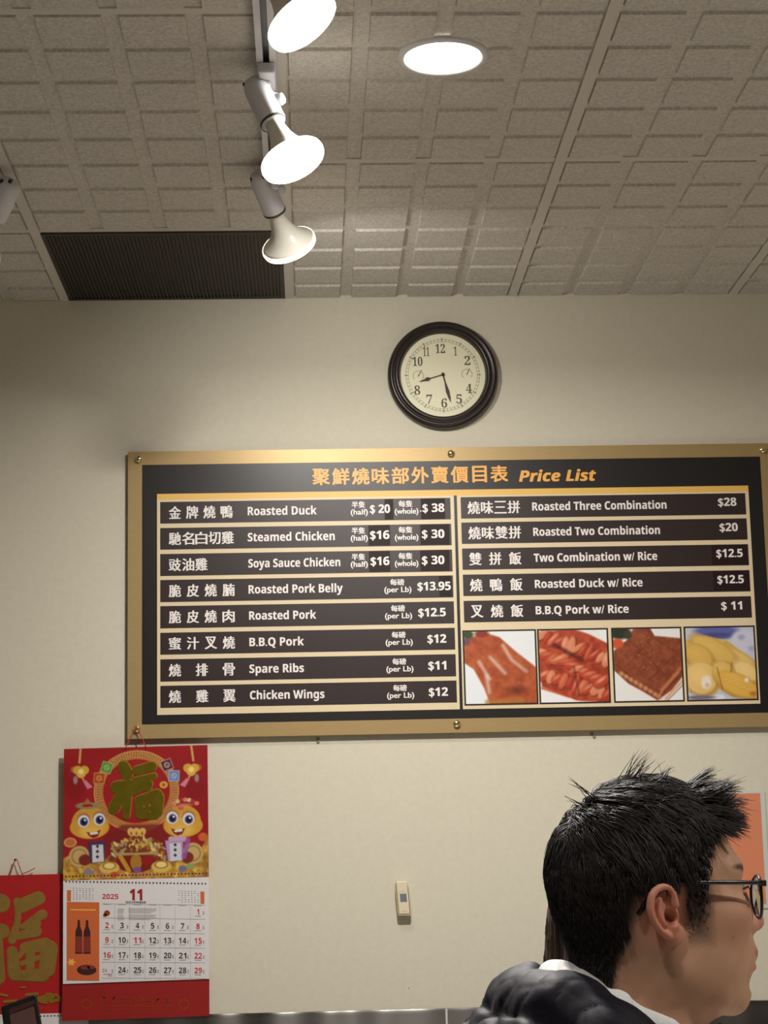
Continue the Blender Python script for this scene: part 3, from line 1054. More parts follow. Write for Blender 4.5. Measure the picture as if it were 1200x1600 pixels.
def strings(name, apex, a, b, Y, parent, tail=None):
    r = .0013
    pa, p1, p2 = at(*apex, Y), at(*a, Y), at(*b, Y)
    T = [tube(curve_points([p1 + (0, .002, -.004), (p1 * .45 + pa * .55) + (-.001, 0, 0), pa + (-.003, 0, .0)], 8), r, 6),
         tube(curve_points([pa + (-.003, 0, 0), pa + (0, -.001, .003), pa + (.003, 0, 0)], 6), r, 6),
         tube(curve_points([pa + (.003, 0, 0), (p2 * .45 + pa * .55) + (.001, 0, 0), p2 + (0, .002, -.004)], 8), r, 6)]
    if tail:
        T.append(tube(curve_points([p2 + (-.002, 0, .004), at(*tail[0], Y), at(*tail[1], Y)], 6), r, 6))
    return mesh(name, join(*T), M['string'], parent, smooth=True)


CY = -.030
cmap = sheet_map((99.9, 1170.3), (324.2, 1164.1), (98.5, 1375.5), (326.3, 1370.3), CY)      # picture sheet
pmap = sheet_map((98.8, 1376.0), (326.3, 1370.5), (98.3, 1537.5), (327, 1529.5), CY - .002)  # date pages
bmap = sheet_map((97.6, 1520), (327, 1512), (96.3, 1595.5), (327.2, 1587.5), CY + .001)      # bottom card
cb = at(212, 1590, CY)
cal = thing('wall_calendar', (cb[0], CY, cb[2]), 'red hanging calendar for November with a gold character and two cartoon snakes', 'calendar', 'red hanging calendars')
sheet('picture_card', cmap, M['red'], cal)


def calart(U, V):
    # crop coordinates of the artwork: x 0..1042, y 0..945
    P = Paint(U, V, (150, 24, 28), 1042, 945, soft=6.0)
    vig = noise2(U, V, 5, 31)
    P.C += (vig[:, None] - .5) * np.array((20, 8, 8))
    o = lambda x, y: (x - 90, y - 185 + .026 * (x - 90))
    P.ell(*o(170, 470), 75, 85, (128, 18, 26), soft=30, a=.6)
    P.ell(*o(1040, 470), 75, 85, (128, 18, 26), soft=30, a=.6)
    # gold lattice ring
    cx, cy = o(615, 490)
    P.ring(cx, cy, 275, 262, 31, (156, 98, 52))
    ang = np.arctan2(P.y - cy, P.x - cx)
    rad = np.hypot((P.x - cx) / 275, (P.y - cy) / 262)
    lat = (np.sin(ang * 46 + rad * 60) * np.sin(ang * 46 - rad * 60) > .1) & (abs(rad - 1) < .11)
    P.C[lat] = (200, 146, 84)
    P.ring(cx, cy, 303, 290, 4, (206, 150, 76))
    P.ring(cx, cy, 246, 236, 4, (190, 120, 60))
    # red and gold ground
    P.poly([(0, 945), (0, 790), (60, 760), (180, 830), (310, 800), (400, 690), (540, 640), (680, 690), (760, 800), (900, 820), (980, 760), (1042, 640), (1042, 945)], (176, 132, 52), soft=10)
    sp = noise2(U, V, 40, 33)
    g = (P.y > 640) & (P.C[:, 1] > 100)
    P.C[g] += ((sp[g] - .5) * 90)[:, None] * np.array((1, .9, .4))
    r = np.random.default_rng(9)
    P.poly([(290, 640), (420, 560), (760, 560), (820, 660), (760, 830), (330, 830)], (116, 30, 26), soft=20, a=.75)
    for i in range(120):
        x, y = 330 + 400 * r.random(), 0
        top = 650 + ((x - 530) / 200) ** 2 * 70
        y = top + (90) * r.random()
        P.ell(x, y, 15 + 10 * r.random(), 7 + 5 * r.random(), [(206, 170, 80), (150, 104, 40), (222, 196, 120), (120, 52, 34), (160, 140, 110)][r.integers(5)], rot=r.random() * 3, soft=4)
    for i in range(150):
        x, y = r.random() * 1042, 850 + r.random() * 95
        P.ell(x, y, 12 + 16 * r.random(), 8 + 8 * r.random(), [(210, 168, 52), (190, 140, 40), (226, 190, 90), (190, 120, 70), (170, 118, 90)][r.integers(5)], rot=r.random() * 3, soft=5, a=.8)
    # red bowl with gold swirl
    P.ell(*o(610, 1000), 140, 74, (122, 28, 24))
    P.ell(*o(612, 1000), 42, 56, (168, 120, 44))
    P.seg(*o(500, 960), *o(560, 1060), 16, (190, 142, 50))
    P.ell(*o(690, 985), 42, 34, (146, 26, 26))
    P.seg(*o(480, 945), *o(750, 935), 9, (168, 150, 92))
    for x, y in ((420, 1040), (792, 1030)):
        P.ell(*o(x, y), 72, 42, (216, 180, 86))
        P.ell(*o(x, y - 14), 44, 24, (236, 208, 130))
        P.ring(*o(x, y - 14), 44, 24, 3, (150, 104, 40))
    for x, y, c in ((275, 1070, (136, 126, 150)), (945, 1045, (110, 110, 150)), (620, 1055, (130, 80, 140)), (1000, 1025, (140, 160, 90)), (455, 1090, (190, 80, 40))):
        P.ell(*o(x, y), 30, 22, c, soft=8)
    for dx in (-38, 0, 40):
        P.ell(*o(615 + dx, 785), 26, 32, (216, 176, 96), rot=dx * .012)
        P.ell(*o(615 + dx, 795), 9, 14, (170, 110, 40))
    P.ell(*o(812, 445), 30, 26, (214, 160, 60))
    P.ell(*o(812, 445), 12, 12, (160, 90, 30))
    # charm squares on the ring
    for x, y, a, c, d in ((400, 320, .3, (96, 140, 62), (150, 186, 110)), (346, 398, .05, (166, 70, 40), (210, 150, 60)), (836, 302, -.35, (86, 40, 76), (190, 160, 120)), (887, 380, .04, (112, 132, 176), (160, 180, 210))):
        P.rect(*o(x, y), 40, 40, d, rot=a)
        P.rect(*o(x, y), 35, 35, c, rot=a)
        P.ring(*o(x, y), 17, 17, 4, d)
        P.seg(*o(x - 12, y - 8), *o(x + 12, y + 10), 3, d)
    # hanging heart charms
    for x, y, s, t in ((215, 345, -1, 1), (1012, 330, 1, -1)):
        P.seg(*o(x - 5 if s < 0 else x + 2, 165 if s > 0 else 190), *o(x - 12 if s < 0 else x + 16, y - 60), 8, (196, 160, 96))
        P.ell(*o(x - 55 * -s * .9, y - 10), 26, 24, (170, 96, 50))
        P.ell(*o(x - 24, y - 6), 34, 32, (206, 160, 60))
        P.ell(*o(x + 24, y - 6), 34, 32, (206, 160, 60))
        P.ell(*o(x, y + 18), 34, 34, (214, 170, 70))
        P.ell(*o(x, y + 4), 20, 20, (240, 214, 130))
        P.seg(*o(x + 12 * t, y + 50), *o(x + 18 * t, y + 66), 7, (206, 150, 60))
        P.poly([o(x + 14 * t, y + 76), o(x + 34 * t, y + 66), o(x + 84 * t, y + 116), o(x + 46 * t, y + 132)], (206, 124, 150), soft=8)
        P.ell(*o(x - 40 * t, y + 66), 16, 30, (150, 130, 126), soft=8)

    def snake(hx, hy, cx_, flip, shirt, coat):
        # coil and body
        P.ell(*o(cx_, 960 if flip < 0 else 935), 74, 76, (196, 164, 104), soft=8)
        P.ring(*o(cx_, 960 if flip < 0 else 935), 52, 52, 5, (160, 120, 70))
        P.ell(*o(cx_ + 40 * -flip, 985 if flip < 0 else 965), 44, 40, (122, 44, 34), soft=10)
        sx = hx + (55 if flip < 0 else -60)
        P.poly([o(sx - 70, hy + 130), o(sx + 60, hy + 120), o(sx + 56, hy + 270), o(sx - 48, hy + 280)], coat, soft=8)
        P.poly([o(sx - 38, hy + 150), o(sx + 42, hy + 146), o(sx + 50, hy + 268), o(sx - 34, hy + 276)], shirt, soft=8)
        for k in (160, 196, 234):
            P.rect(*o(sx + 2, hy + k), 9, 9, (40, 40, 48), rot=.78, soft=5)
        # head
        P.ell(*o(hx, hy - 12), 128, 112, (204, 150, 52), soft=6)
        P.ell(*o(hx, hy + 22), 142, 84, (206, 152, 54), soft=6)
        P.ell(*o(hx - 20 * flip, hy + 20), 90, 70, (222, 174, 74), soft=40, a=.8)
        P.ell(*o(hx, hy + 60), 70, 36, (226, 184, 92), soft=30, a=.8)
    snake(278, 728, 205, -1, (206, 204, 208), (66, 50, 84))
    snake(950, 715, 1020, 1, (206, 204, 216), (176, 150, 190))
    for ex, ey, dx in ((235, 708, 0), (348, 694, 0), (873, 682, 0), (990, 690, 0)):
        P.ell(*o(ex, ey - 14), 48, 46, (150, 96, 84), soft=12, a=.7)
        P.ell(*o(ex, ey), 42, 44, (220, 218, 222))
        P.ell(*o(ex + 2, ey + 4), 29, 31, (70, 72, 130))
        P.ell(*o(ex + 2, ey + 4), 19, 21, (20, 16, 32))
        P.ell(*o(ex + 10, ey - 8), 8, 8, (235, 235, 240), soft=4)
    for mx, my, s in ((308, 795, -.14), (915, 775, .04)):
        P.poly([o(mx - 52, my - 14 - s * 40), o(mx, my - 4), o(mx + 50, my - 22 + s * 40), o(mx + 30, my + 22), o(mx - 4, my + 34), o(mx - 34, my + 18)], (126, 40, 34), soft=6)
        P.seg(*o(mx - 20, my + 2), *o(mx + 22, my - 4), 9, (222, 214, 206), soft=6)
    P.ring(*o(262, 596), 62, 18, 7, (140, 130, 90))
    P.poly([o(226, 586), o(262, 540), o(296, 584)], (196, 84, 60), soft=6)
    P.poly([o(246, 584), o(262, 556), o(280, 582)], (110, 130, 90), soft=6)
    for k in range(7):
        a = -1 + k / 3
        P.ell(*o(968 + 82 * a, 552 + 26 * a * a), 17, 15, [(206, 130, 110), (214, 180, 130), (170, 50, 50)][k % 3], soft=5)
    P.ell(*o(935, 612), 22, 16, (196, 90, 90), soft=6)
    P.ell(*o(965, 590), 60, 14, (206, 150, 100), soft=10, a=.6)
    for x in (-40, -10, 20, 50):
        P.ell(*o(905 + x, 828 + abs(x) * .1), 22, 18, (196, 160, 186), soft=6)
    P.seg(*o(985, 840), *o(955, 960), 18, (150, 96, 170), soft=10, a=.8)
    P.ell(*o(140, 860), 40, 34, (190, 110, 60), soft=8)
    P.ring(*o(140, 860), 40, 30, 5, (214, 150, 90))
    P.ell(*o(1092, 818), 34, 30, (200, 96, 44), soft=8)
    return P.C


printed('picture_print', calart, lambda u, v: cmap(u, v, .0004), 226, 204, cal)


def on_map(f, x0, x1, y0, y1, X, Y):
    return lambda a, b, l=0.0: f((a - x0) / (x1 - x0), (b - y0) / (y1 - y0), l)


# the gold character of the picture, embossed
ap = lambda a, b, l=0.0: cmap((a - 90) / 1042, (b - 185 + .026 * (a - 90)) / 945, .0011 + l)
BRUSH = [  # thick brush strokes (start, end, radius) of the gold character in artwork units
    ((520, 315, 40), (545, 365, 44)), ((620, 345, 34), (725, 315, 34)), ((470, 465, 44), (560, 450, 40)), ((530, 470, 40), (450, 620, 40)),
    ((550, 500, 34), (540, 670, 26)), ((610, 420, 26), (740, 385, 22)), ((590, 500, 22), (705, 440, 26)), ((620, 460, 22), (700, 470, 22)),
    ((640, 560, 34), (760, 520, 40)), ((770, 540, 42), (760, 640, 40)), ((630, 560, 30), (640, 660, 34)), ((650, 670, 24), (750, 668, 26)),
    ((690, 560, 14), (695, 660, 14)), ((650, 625, 14), (750, 610, 14))]


def brush(strokes, plane, n=12, grow=0.0):
    V, F = [], []
    for (x0, y0, r0), (x1, y1, r1) in strokes:
        b = len(V)
        a = math.atan2(y1 - y0, x1 - x0)
        pts = []
        for k in range(n + 1):
            t = a + math.pi / 2 + math.pi * k / n
            pts.append((x0 + math.cos(t) * (r0 + grow), y0 + math.sin(t) * (r0 + grow)))
        for k in range(n + 1):
            t = a - math.pi / 2 + math.pi * k / n
            pts.append((x1 + math.cos(t) * (r1 + grow), y1 + math.sin(t) * (r1 + grow)))
        m = len(pts)
        lift = .00002 * (b % 50)
        V += [plane(x, y, lift + .0004) for x, y in pts] + [plane(x, y, -.0004) for x, y in pts]
        F.append(tuple(range(b, b + m)))
        F += [(b + i, b + m + i, b + m + (i + 1) % m, b + (i + 1) % m) for i in range(m)]
    return V, F


mesh('gold_character', brush(BRUSH, ap), M['gold_foil'], cal)
mesh('gold_character_edge', brush(BRUSH, lambda a, b, l=0.0: ap(a + 4, b - 5, l * .2 - .0006), grow=4), M['gold_edge'], cal)

# date pages
page = sheet('date_page', pmap, M['paper'], cal)
PX0, PX1, PY0, PY1 = 90.0, 1139.0, 102.0, 820.0
pp = lambda a, b, l=0.0: pmap((a - PX0) / (PX1 - PX0), (b + (a - PX0) * .0395 - PY0) / (PY1 - PY0), .0005 + l)
# in these units rows run level: b = crop y corrected to the left edge
lev = lambda a, y: y + 0 * a


def rectq(x0, y0, x1, y1, f=pp, l=0.0):
    return [f(x0, y0, l), f(x1, y0, l), f(x1, y1, l), f(x0, y1, l)], [(0, 1, 2, 3)]


def dot_row(f, y, x0, x1, n, r, l=0.0):
    out = []
    for i in range(n):
        x = x0 + (x1 - x0) * i / (n - 1)
        out.append(([f(x + math.cos(t) * r, y + math.sin(t) * r, l) for t in np.linspace(0, 2 * math.pi, 9)[:-1]], [tuple(range(8))]))
    return join(*out)


def level(a, y):
    return y - (a - PX0) * 0.0


mesh('punched_holes', dot_row(pp, 108, 110, 1115, 41, 6.5), M['hole'], page)
mesh('punched_holes', dot_row(lambda a, b, l=0.0: cmap((a - 90) / 1042, b, .0006 + l), 0, 108, 1118, 41, 6.5) if False else
     join(*[([cmap((110 + 1005 * i / 40 - 90) / 1042 + math.cos(t) * .0062, .972 + math.sin(t) * .0068, .0006) for t in np.linspace(0, 2 * math.pi, 9)[:-1]], [tuple(range(8))]) for i in range(41)]),
     M['hole'], cal)
xs7 = [405, 513, 624, 733, 840, 948, 1060]
base = lambda col, y: y                                            # measured below at the left edge
rows7 = {1: 308, 2: 410, 3: 512, 4: 617, 5: 720}
nb, nr = [], []
for rix, days in {1: {6: 1}, 2: {c: 2 + c for c in range(7)}, 3: {c: 9 + c for c in range(7)}, 4: {c: 16 + c for c in range(7)}, 5: {c: 23 + c for c in range(1, 7)}}.items():
    for c, d in days.items():
        s = str(d)
        w = 25 if len(s) == 1 else 54
        if s == '1':
            w = 16
        x = xs7[c]
        y = rows7[rix]
        q = letters(s, (x - w / 2, y - 20, x + w / 2, y + 20), pp, 'bold')
        (nr if c in (0, 6) or d == 11 else nb).append(q)
yy = lambda px, py: py + (px - 90) * (-.0395) * -1
nr.append(letters('2025', (370, 190, 487, 226), pp, 'bold'))
nr.append(letters('23', (372, 714, 404, 734), pp))
nr.append(letters('30', (412, 748, 442, 766), pp))
mesh('black_dates', join(*nb), M['cal_black'], page)
mesh('red_dates', join(*nr), M['cal_red'], page)
mesh('month_number', letters('11', (570, 154, 657, 232), pp, 'bold', (2, 1)), M['red_dark'], page)
mesh('month_name', letters('NOVEMBER', (540, 239, 686, 254), pp, 'bold'), M['cal_black'], page)
g = []
for y in (258, 358, 460, 562, 665, 775):
    g.append(rectq(365, y, 1110, y + 2.5))
for x in (460, 568, 678, 786, 894, 1003):
    g.append(rectq(x - 1, 270, x + 1, 790))
rr = random.Random(4)
for r in rows7:
    for c in range(7):
        if r == 1 and c < 6:
            continue
        g.append(rectq(xs7[c] - 26, rows7[r] + 28, xs7[c] + 22, rows7[r] + 33))
        g.append(rectq(xs7[c] + 34, rows7[r] - 4, xs7[c] + 44, rows7[r] + 22))
for y in (292, 302, 312, 322, 338, 348, 358, 368):
    g.append(rectq(480, y, 530 - rr.random() * 10, y + 4))
    g.append(rectq(560, y - 4, 770 - rr.random() * 60, y))
for bx, n in ((160, 6), (918, 6)):
    for j in range(n):
        for i in range(7):
            if rr.random() < .9:
                x, y = bx + i * 23, (152 if bx < 500 else 160) + j * 15
                g.append(rectq(x, y, x + 10, y + 6))
mesh('fine_print', join(*g), M['cal_grey'], page)
wk = []
for i, x in enumerate(xs7):
    wk.append(rectq(x - 28, 258, x + 28, 265, l=.0002))
mesh('weekday_print', join(*wk), M['cal_grey'], page)
mesh('orange_tabs', join(rectq(118, 168, 146, 245), rectq(1078, 164, 1106, 250)), M['orange_ad'], page)
ad = mesh('advert_picture', rectq(117, 250, 350, 795, l=.0003), M['orange_ad'], page)
bt = []
for x in (203, 262):
    pts = [(x - 8, 375), (x + 8, 375), (x + 10, 420), (x + 24, 455), (x + 26, 610), (x - 26, 610), (x - 24, 455), (x - 10, 420)]
    bt.append(([pp(a, b, .0006) for a, b in pts], [tuple(range(8))]))
pl = [(260 + 70 * math.cos(t), 722 + 36 * math.sin(t)) for t in np.linspace(0, 2 * math.pi, 25)[:-1]]
bt.append(([pp(a, b, .0006) for a, b in pl], [tuple(range(24))]))
mesh('bottle_print', join(*bt), M['bottle_ink'], ad)
lb = [rectq(x - 24, 490, x + 24, 600, l=.0009) for x in (203, 262)]
for cx_, cy__, r1, r2 in ((250, 706, 34, 14), (292, 702, 28, 13)):
    lb.append(([pp(cx_ + r1 * math.cos(t), cy__ + r2 * math.sin(t), .0009) for t in np.linspace(0, 2 * math.pi, 19)[:-1]], [tuple(range(18))]))
mesh('label_print', join(*lb), M['bottle_label'], ad)
st = [(150 + (34 if i % 2 == 0 else 17) * math.cos(i * math.pi / 6), 668 + (30 if i % 2 == 0 else 15) * math.sin(i * math.pi / 6)) for i in range(12)]
mesh('flower_print', join(([pp(a, b, .0006) for a, b in st], [tuple(range(12))]), rectq(145, 300, 325, 308, l=.0005)), M['title'], ad)
fl = [(405, 325, 22, 20), (390, 340, 14, 12)]
mesh('zodiac_print', join(*[([pp(x + a * math.cos(t), y + b * math.sin(t)) for t in np.linspace(0, 2 * math.pi, 17)[:-1]], [tuple(range(16))]) for x, y, a, b in fl]), M['gold_faint'], page)

card = sheet('bottom_card', bmap, M['red_dark'], cal)
fn = []
bp2 = lambda a, b, l=0.0: bmap((a - 78) / 1062, (b - 745 + (a - 78) * .036) / 340, .0006 + l)
for x, y in ((255, 965), (955, 965)):
    for k in range(9):
        t = k * math.pi / 4.5
        fn.append(([bp2(x + 34 * math.cos(t) + 9 * math.cos(q), y + 31 * math.sin(t) + 9 * math.sin(q)) for q in np.linspace(0, 2 * math.pi, 9)[:-1]], [tuple(range(8))]))
for i in range(8):
    x = 385 + i * 66
    for k in range(5):
        dx, dy, t = rr.uniform(-18, 18), rr.uniform(-16, 16), rr.choice((0, 1.57, .8, -.8))
        q = np.array((math.cos(t), math.sin(t)))
        w = np.array((-q[1], q[0])) * 2.6
        c = np.array((x + dx, 930 + dy))
        fn.append(([bp2(*(c - q * 14 - w)), bp2(*(c + q * 14 - w)), bp2(*(c + q * 14 + w)), bp2(*(c - q * 14 + w))], [(0, 1, 2, 3)]))
for i in range(16):
    fn.append(rectq(380 + i * 31, 972, 398 + i * 31, 982, bp2))
    fn.append(rectq(380 + i * 31, 1002, 398 + i * 31, 1008, bp2))
mesh('gold_stamping', join(*fn), M['gold_faint'], card)
strings('hanging_string', (213, 1137), (195.5, 1168), (229, 1167), CY - .004, cal, ((222, 1162), (219, 1164)))

# lower calendar, left and behind
LY = -.012
lmap = sheet_map((-89, 1370), (137, 1364.5), (-91, 1588), (138, 1582), LY)
lp = sheet_map((-91, 1588), (138, 1582), (-93, 1760), (139, 1754), LY - .001)
lc = at(24, 1600, LY)
cal2 = thing('wall_calendar', (lc[0], LY, lc[2] - .25), 'red hanging calendar at the lower left, behind the November one, with a big gold character', 'calendar', 'red hanging calendars')
sheet('picture_card', lmap, M['red'], cal2)
lq = lambda a, b, l=0.0: at(a / 5.714, 1320 + (b) / 5.714, LY - .0011 - l)
BRUSH2 = [((-330, 480, 90), (10, 520, 80)), ((-300, 760, 80), (20, 770, 64)), ((-60, 820, 80), (-20, 1180, 66)), ((-120, 850, 60), (-330, 1080, 60)),
          ((155, 500, 28), (165, 620, 22)), ((200, 540, 62), (345, 475, 58)), ((165, 620, 24), (150, 760, 20)), ((380, 620, 42), (200, 730, 18)), ((150, 700, 20), (110, 850, 34)), ((110, 830, 22), (320, 770, 50)),
          ((260, 750, 40), (330, 700, 36)), ((110, 950, 44), (130, 1140, 56)), ((130, 1170, 40), (380, 1160, 60)), ((230, 920, 50), (400, 890, 60)), ((440, 930, 76), (420, 1110, 70)),
          ((170, 1000, 18), (240, 900, 26)), ((200, 1060, 22), (340, 1010, 22)), ((270, 930, 40), (270, 1150, 36))]
mesh('gold_character', brush(BRUSH2, lq), M['gold_matt'], cal2)
mesh('gold_character_edge', brush(BRUSH2, lambda a, b, l=0.0: lq(a - 3, b + 3, -.0006 + l * .2), grow=5), M['gold_edge'], cal2)
orn = [((230, 1338, 12), (330, 1330, 14)), ((340, 1380, 22), (400, 1360, 20)), ((400, 1390, 18), (470, 1350, 22)), ((450, 1400, 16), (530, 1380, 16)), ((420, 1335, 14), (450, 1330, 12)),
       ((0, 1335, 10), (60, 1345, 12)), ((40, 1400, 12), (150, 1390, 10)), ((190, 1275, 8), (225, 1272, 8)), ((500, 1340, 12), (535, 1365, 12)), ((360, 1400, 12), (420, 1412, 10))]
mesh('gold_ornament', brush(orn, lq), M['gold_edge'], cal2)
pg2 = sheet('date_page', lp, M['paper'], cal2)
mesh('punched_holes', join(*[([lp(.02 + .96 * i / 41 + .006 * math.cos(t), .022 + .008 * math.sin(t), .0005) for t in np.linspace(0, 2 * math.pi, 9)[:-1]], [tuple(range(8))]) for i in range(42)]), M['hole'], pg2)
strings('hanging_string', (25, 1344), (14, 1369), (36, 1368), LY - .002, cal2, ((46, 1361), (55, 1356)))
p = at(25, 1343.5, 0)
tag(mesh('nail', lathe([(.0012, -.002), (.0012, .014), (.0030, .0145), (.0030, .016)], (p[0], 0, p[2]), NA, 16, True), M['hole'], origin=(p[0], 0, p[2])),
    'small nail in the wall holding up the lower left red calendar', 'nail')

# ================================================================== REMOTE, PLUGS, POSTERS, STEEL
RYF = -.026
ra, rb_, rc = at(618, 1377.5, RYF), at(637, 1377, RYF), at(640, 1428.5, RYF)
rl = at(622.5, 1429, RYF)
hold = thing('remote_holder', (at(629, 1405, 0)[0], 0, rl[2] - .004), 'tan wall bracket screwed to the wall holding the beige remote', 'holder')
zt, zb = ra[2], rc[2]
skew = rl[0] - ra[0]
def rpt(u, z, y):
    t = (zt - z) / (zt - zb)
    return (ra[0] + skew * t + u * (rb_[0] - ra[0]), y, z)
def rbox(u0, u1, za, zb_, ya, yb):
    V = [rpt(u, z, y) for u in (u0, u1) for y in (ya, yb) for z in (za, zb_)]
    return V, box(0, 1, 0, 1, 0, 1)[1]
zm = zb + (zt - zb) * .02
mesh('back_plate', rbox(-.02, 1.02, zb, zt - .005, -.004, -.0005), M['beige_dark'], hold)
mesh('side_lip', rbox(-.05, .02, zb, zt - .018, -.024, -.0005), M['beige_dark'], hold, bevel=.001)
mesh('side_lip', rbox(.98, 1.07, zb, zt - .012, -.024, -.0005), M['beige_dark'], hold, bevel=.001)
mesh('bottom_lip', rbox(-.02, 1.02, zb - .003, zb, -.024, -.0005), M['beige_dark'], hold, bevel=.0008)
rem = thing('remote_control', rpt(.5, zb, -.014), 'beige remote control with blue grey screen sitting in its wall bracket', 'remote control')
mesh('case', rbox(.05, .95, zb + .0006, zt, RYF, -.0045), M['beige'], rem, bevel=.002)
zs = lambda y: at(628, y, RYF)[2]
mesh('screen', rbox(.26, .80, zs(1409), zs(1396.5), RYF - .0006, RYF + .001), M['lcd'], rem)
mesh('buttons', join(rbox(.3, .7, zs(1424.4), zs(1423.4), RYF - .0005, RYF + .001), rbox(.3, .66, zs(1393.8), zs(1393), RYF - .0005, RYF + .001)), M['beige_dark'], rem)

for px, py, lb_ in ((497, 1157.5, 'grey wall plug under the left half of the menu board'), (926.5, 1149.5, 'grey wall plug under the right half of the menu board')):
    p = at(px, py, 0)
    t = thing('wall_plug', (p[0], 0, p[2]), lb_, 'wall plug', None)
    s_ = 1 if px > 800 else 0
    mesh('collar', lathe([(.0022, -.002), (.0044, .0008), (.0044, .0022), (.0018, .003)], (p[0] - .003 * s_, 0, p[2] + .004), NA, 16, True), M['plug'], t, smooth=True)
    mesh('screw_tip', lathe([(.0024, -.002), (.0040, .002), (.0026, .004)], (p[0] + .003 * s_, 0, p[2] - .0035), NA, 14, True), M['plug'], t, smooth=True)
p = at(639, 1544, 0)
tag(mesh('tack_hole', lathe([(.0022, -.001), (.0018, .0006)], (p[0], 0, p[2]), NA, 12, True), M['plug'], origin=(p[0], 0, p[2])), 'tiny dark tack hole in the wall above the steel backsplash', 'tack hole')

PY_ = -.004
x0p, x1p = at(1118, 1240, PY_)[0], at(1187.5, 1240, PY_)[0]
xb1 = at(1195, 1240, PY_)[0]
ztp, zbp = at(1180, 1239.5, PY_)[2], at(1193, 1412, PY_)[2]
po = thing('wall_poster', ((x0p + x1p) / 2, 0, zbp), 'plain orange poster with a pale border on the wall behind the man in glasses', 'poster')
mesh('backing_sheet', box(x0p - .010, xb1, -.003, -.0005, zbp - .012, ztp + .006), M['pale_border'], po)
mesh('print', box(x0p, x1p, -.0038, -.0031, zbp, ztp), M['orange_paper'], po)
po2 = thing('wall_notice', (xb1 + .12, 0, zbp), 'yellow and pale blue notice cut off by the right edge beside the orange poster', 'notice')
zmid = at(1199, 1335, PY_)[2]
mesh('sheet', box(xb1 + .004, xb1 + .25, -.003, -.0005, zbp - .012, ztp + .002), M['pale_border'], po2)
mesh('yellow_print', box(xb1 + .006, xb1 + .24, -.0038, -.0031, zmid, ztp - .002), M['yellow_paper'], po2)
mesh('blue_print', box(xb1 + .006, xb1 + .24, -.0038, -.0031, zbp, zmid - .001), M['blue_paper'], po2)

# stainless backsplash sheets and counter
zs_ = at(640, 1577, -.006)[2]
xsm = at(699, 1588, -.006)[0]
C_Z = .94
rngs = [(-2.6, -.70), (-.698, xsm - .001), (xsm + .001, 2.4)]
labs = ['brushed steel backsplash sheet under the calendars', 'brushed steel backsplash sheet along the wall under the remote', 'brushed steel backsplash sheet running behind the man in glasses']
for (a, b), lb_ in zip(rngs, labs):
    bsr = thing('steel_backsplash', ((a + b) / 2, 0, C_Z + .001), lb_, 'backsplash', 'stainless backsplash sheets')
    N = 160
    V, F = [], []
    for i in range(N + 1):
        x = a + (b - a) * i / N
        wy = .0020 * math.sin(x * 31 + 1.1) * math.sin(x * 9.7) + .0012 * math.sin(x * 47 + .6)
        for (y, z) in ((-.001, zs_), (-.006, zs_), (-.0075, zs_ - .004), (-.006, zs_ - .012), (-.006, C_Z + .001), (-.001, C_Z + .001)):
            V.append((x, y - (.0022 + wy if y < -.002 else 0), z))
    for i in range(N):
        for k in range(5):
            F.append((i * 6 + k, i * 6 + k + 1, i * 6 + 6 + k + 1, i * 6 + 6 + k))
        F.append((i * 6 + 5, i * 6, i * 6 + 6, i * 6 + 11))
    F += [tuple(range(6)), tuple(N * 6 + k for k in range(6))[::-1]]
    mesh('sheet', (V, F), M['steel'], bsr, auto=True)
    mesh('edge_strip', box(b - .004, b + .0005, -.0125, -.0062, C_Z + .001, zs_ - .001), M['white_metal'], bsr)
ctr = thing('steel_counter', (0, -.33, 0), 'long stainless counter standing against the wall', 'counter')
mesh('worktop', box(-2.6, 2.4, -.66, -.009, C_Z - .04, C_Z), M['steel_top'], ctr, bevel=.004)
mesh('cabinet', box(-2.56, 2.36, -.60, -.02, .10, C_Z - .041), M['steel_top'], ctr)
mesh('plinth', box(-2.5, 2.3, -.54, -.02, 0, .099), M['black'], ctr)

# tablet on the counter, lower left
TYp = -.34
def tq(x, y):
    return at(x, y, TYp)
sc_tl, sc_tr, sc_bl, sc_br = tq(13, 1577), tq(55, 1560), tq(22, 1650), tq(66, 1640)
tabl = thing('tablet', ((sc_tl[0] + sc_br[0]) / 2, TYp, C_Z), 'black framed tablet with a dim reddish screen in front of the lower left calendar', 'tablet')
def slab(corners, y0, y1):
    a = [np.array((c[0], y0, c[2])) for c in corners]
    b_ = [np.array((c[0], y1, c[2])) for c in corners]
    return a + b_, [(3, 2, 1, 0), (4, 5, 6, 7), (0, 1, 5, 4), (1, 2, 6, 5), (2, 3, 7, 6), (3, 0, 4, 7)]
mesh('case', slab([tq(1, 1573), tq(56, 1553), tq(74, 1655), tq(14, 1668)], TYp, TYp + .014), M['black'], tabl, bevel=.004)
mesh('screen', slab([tq(15, 1586), tq(53, 1572), tq(64, 1640), tq(25, 1650)], TYp - .0012, TYp + .001), M['screen'], tabl)
mesh('screen_bar', slab([tq(13, 1577), tq(54, 1562), tq(55, 1569), tq(15, 1585)], TYp - .0012, TYp + .001), M['bottle_ink'], tabl)
cpt = tq(40, 1640)
mesh('stand', join(tube([(cpt[0], TYp + .018, cpt[2] + .02), (cpt[0], TYp + .05, (cpt[2] + C_Z) / 2), (cpt[0], TYp + .05, C_Z + .012)], .009, 12),
                   lathe([(.055, 0), (.055, .008), (.02, .013)], (cpt[0], TYp + .05, C_Z), (0, 0, 1), 32, True)), M['black'], tabl, smooth=True)
# E_WALL
# ================================================================== PEOPLE
def smin(a, b, k):
    h = np.clip(.5 + .5 * (b - a) / k, 0, 1)
    return b * (1 - h) + a * h - k * h * (1 - h)


def smax(a, b, k):
    return -smin(-a, -b, k)


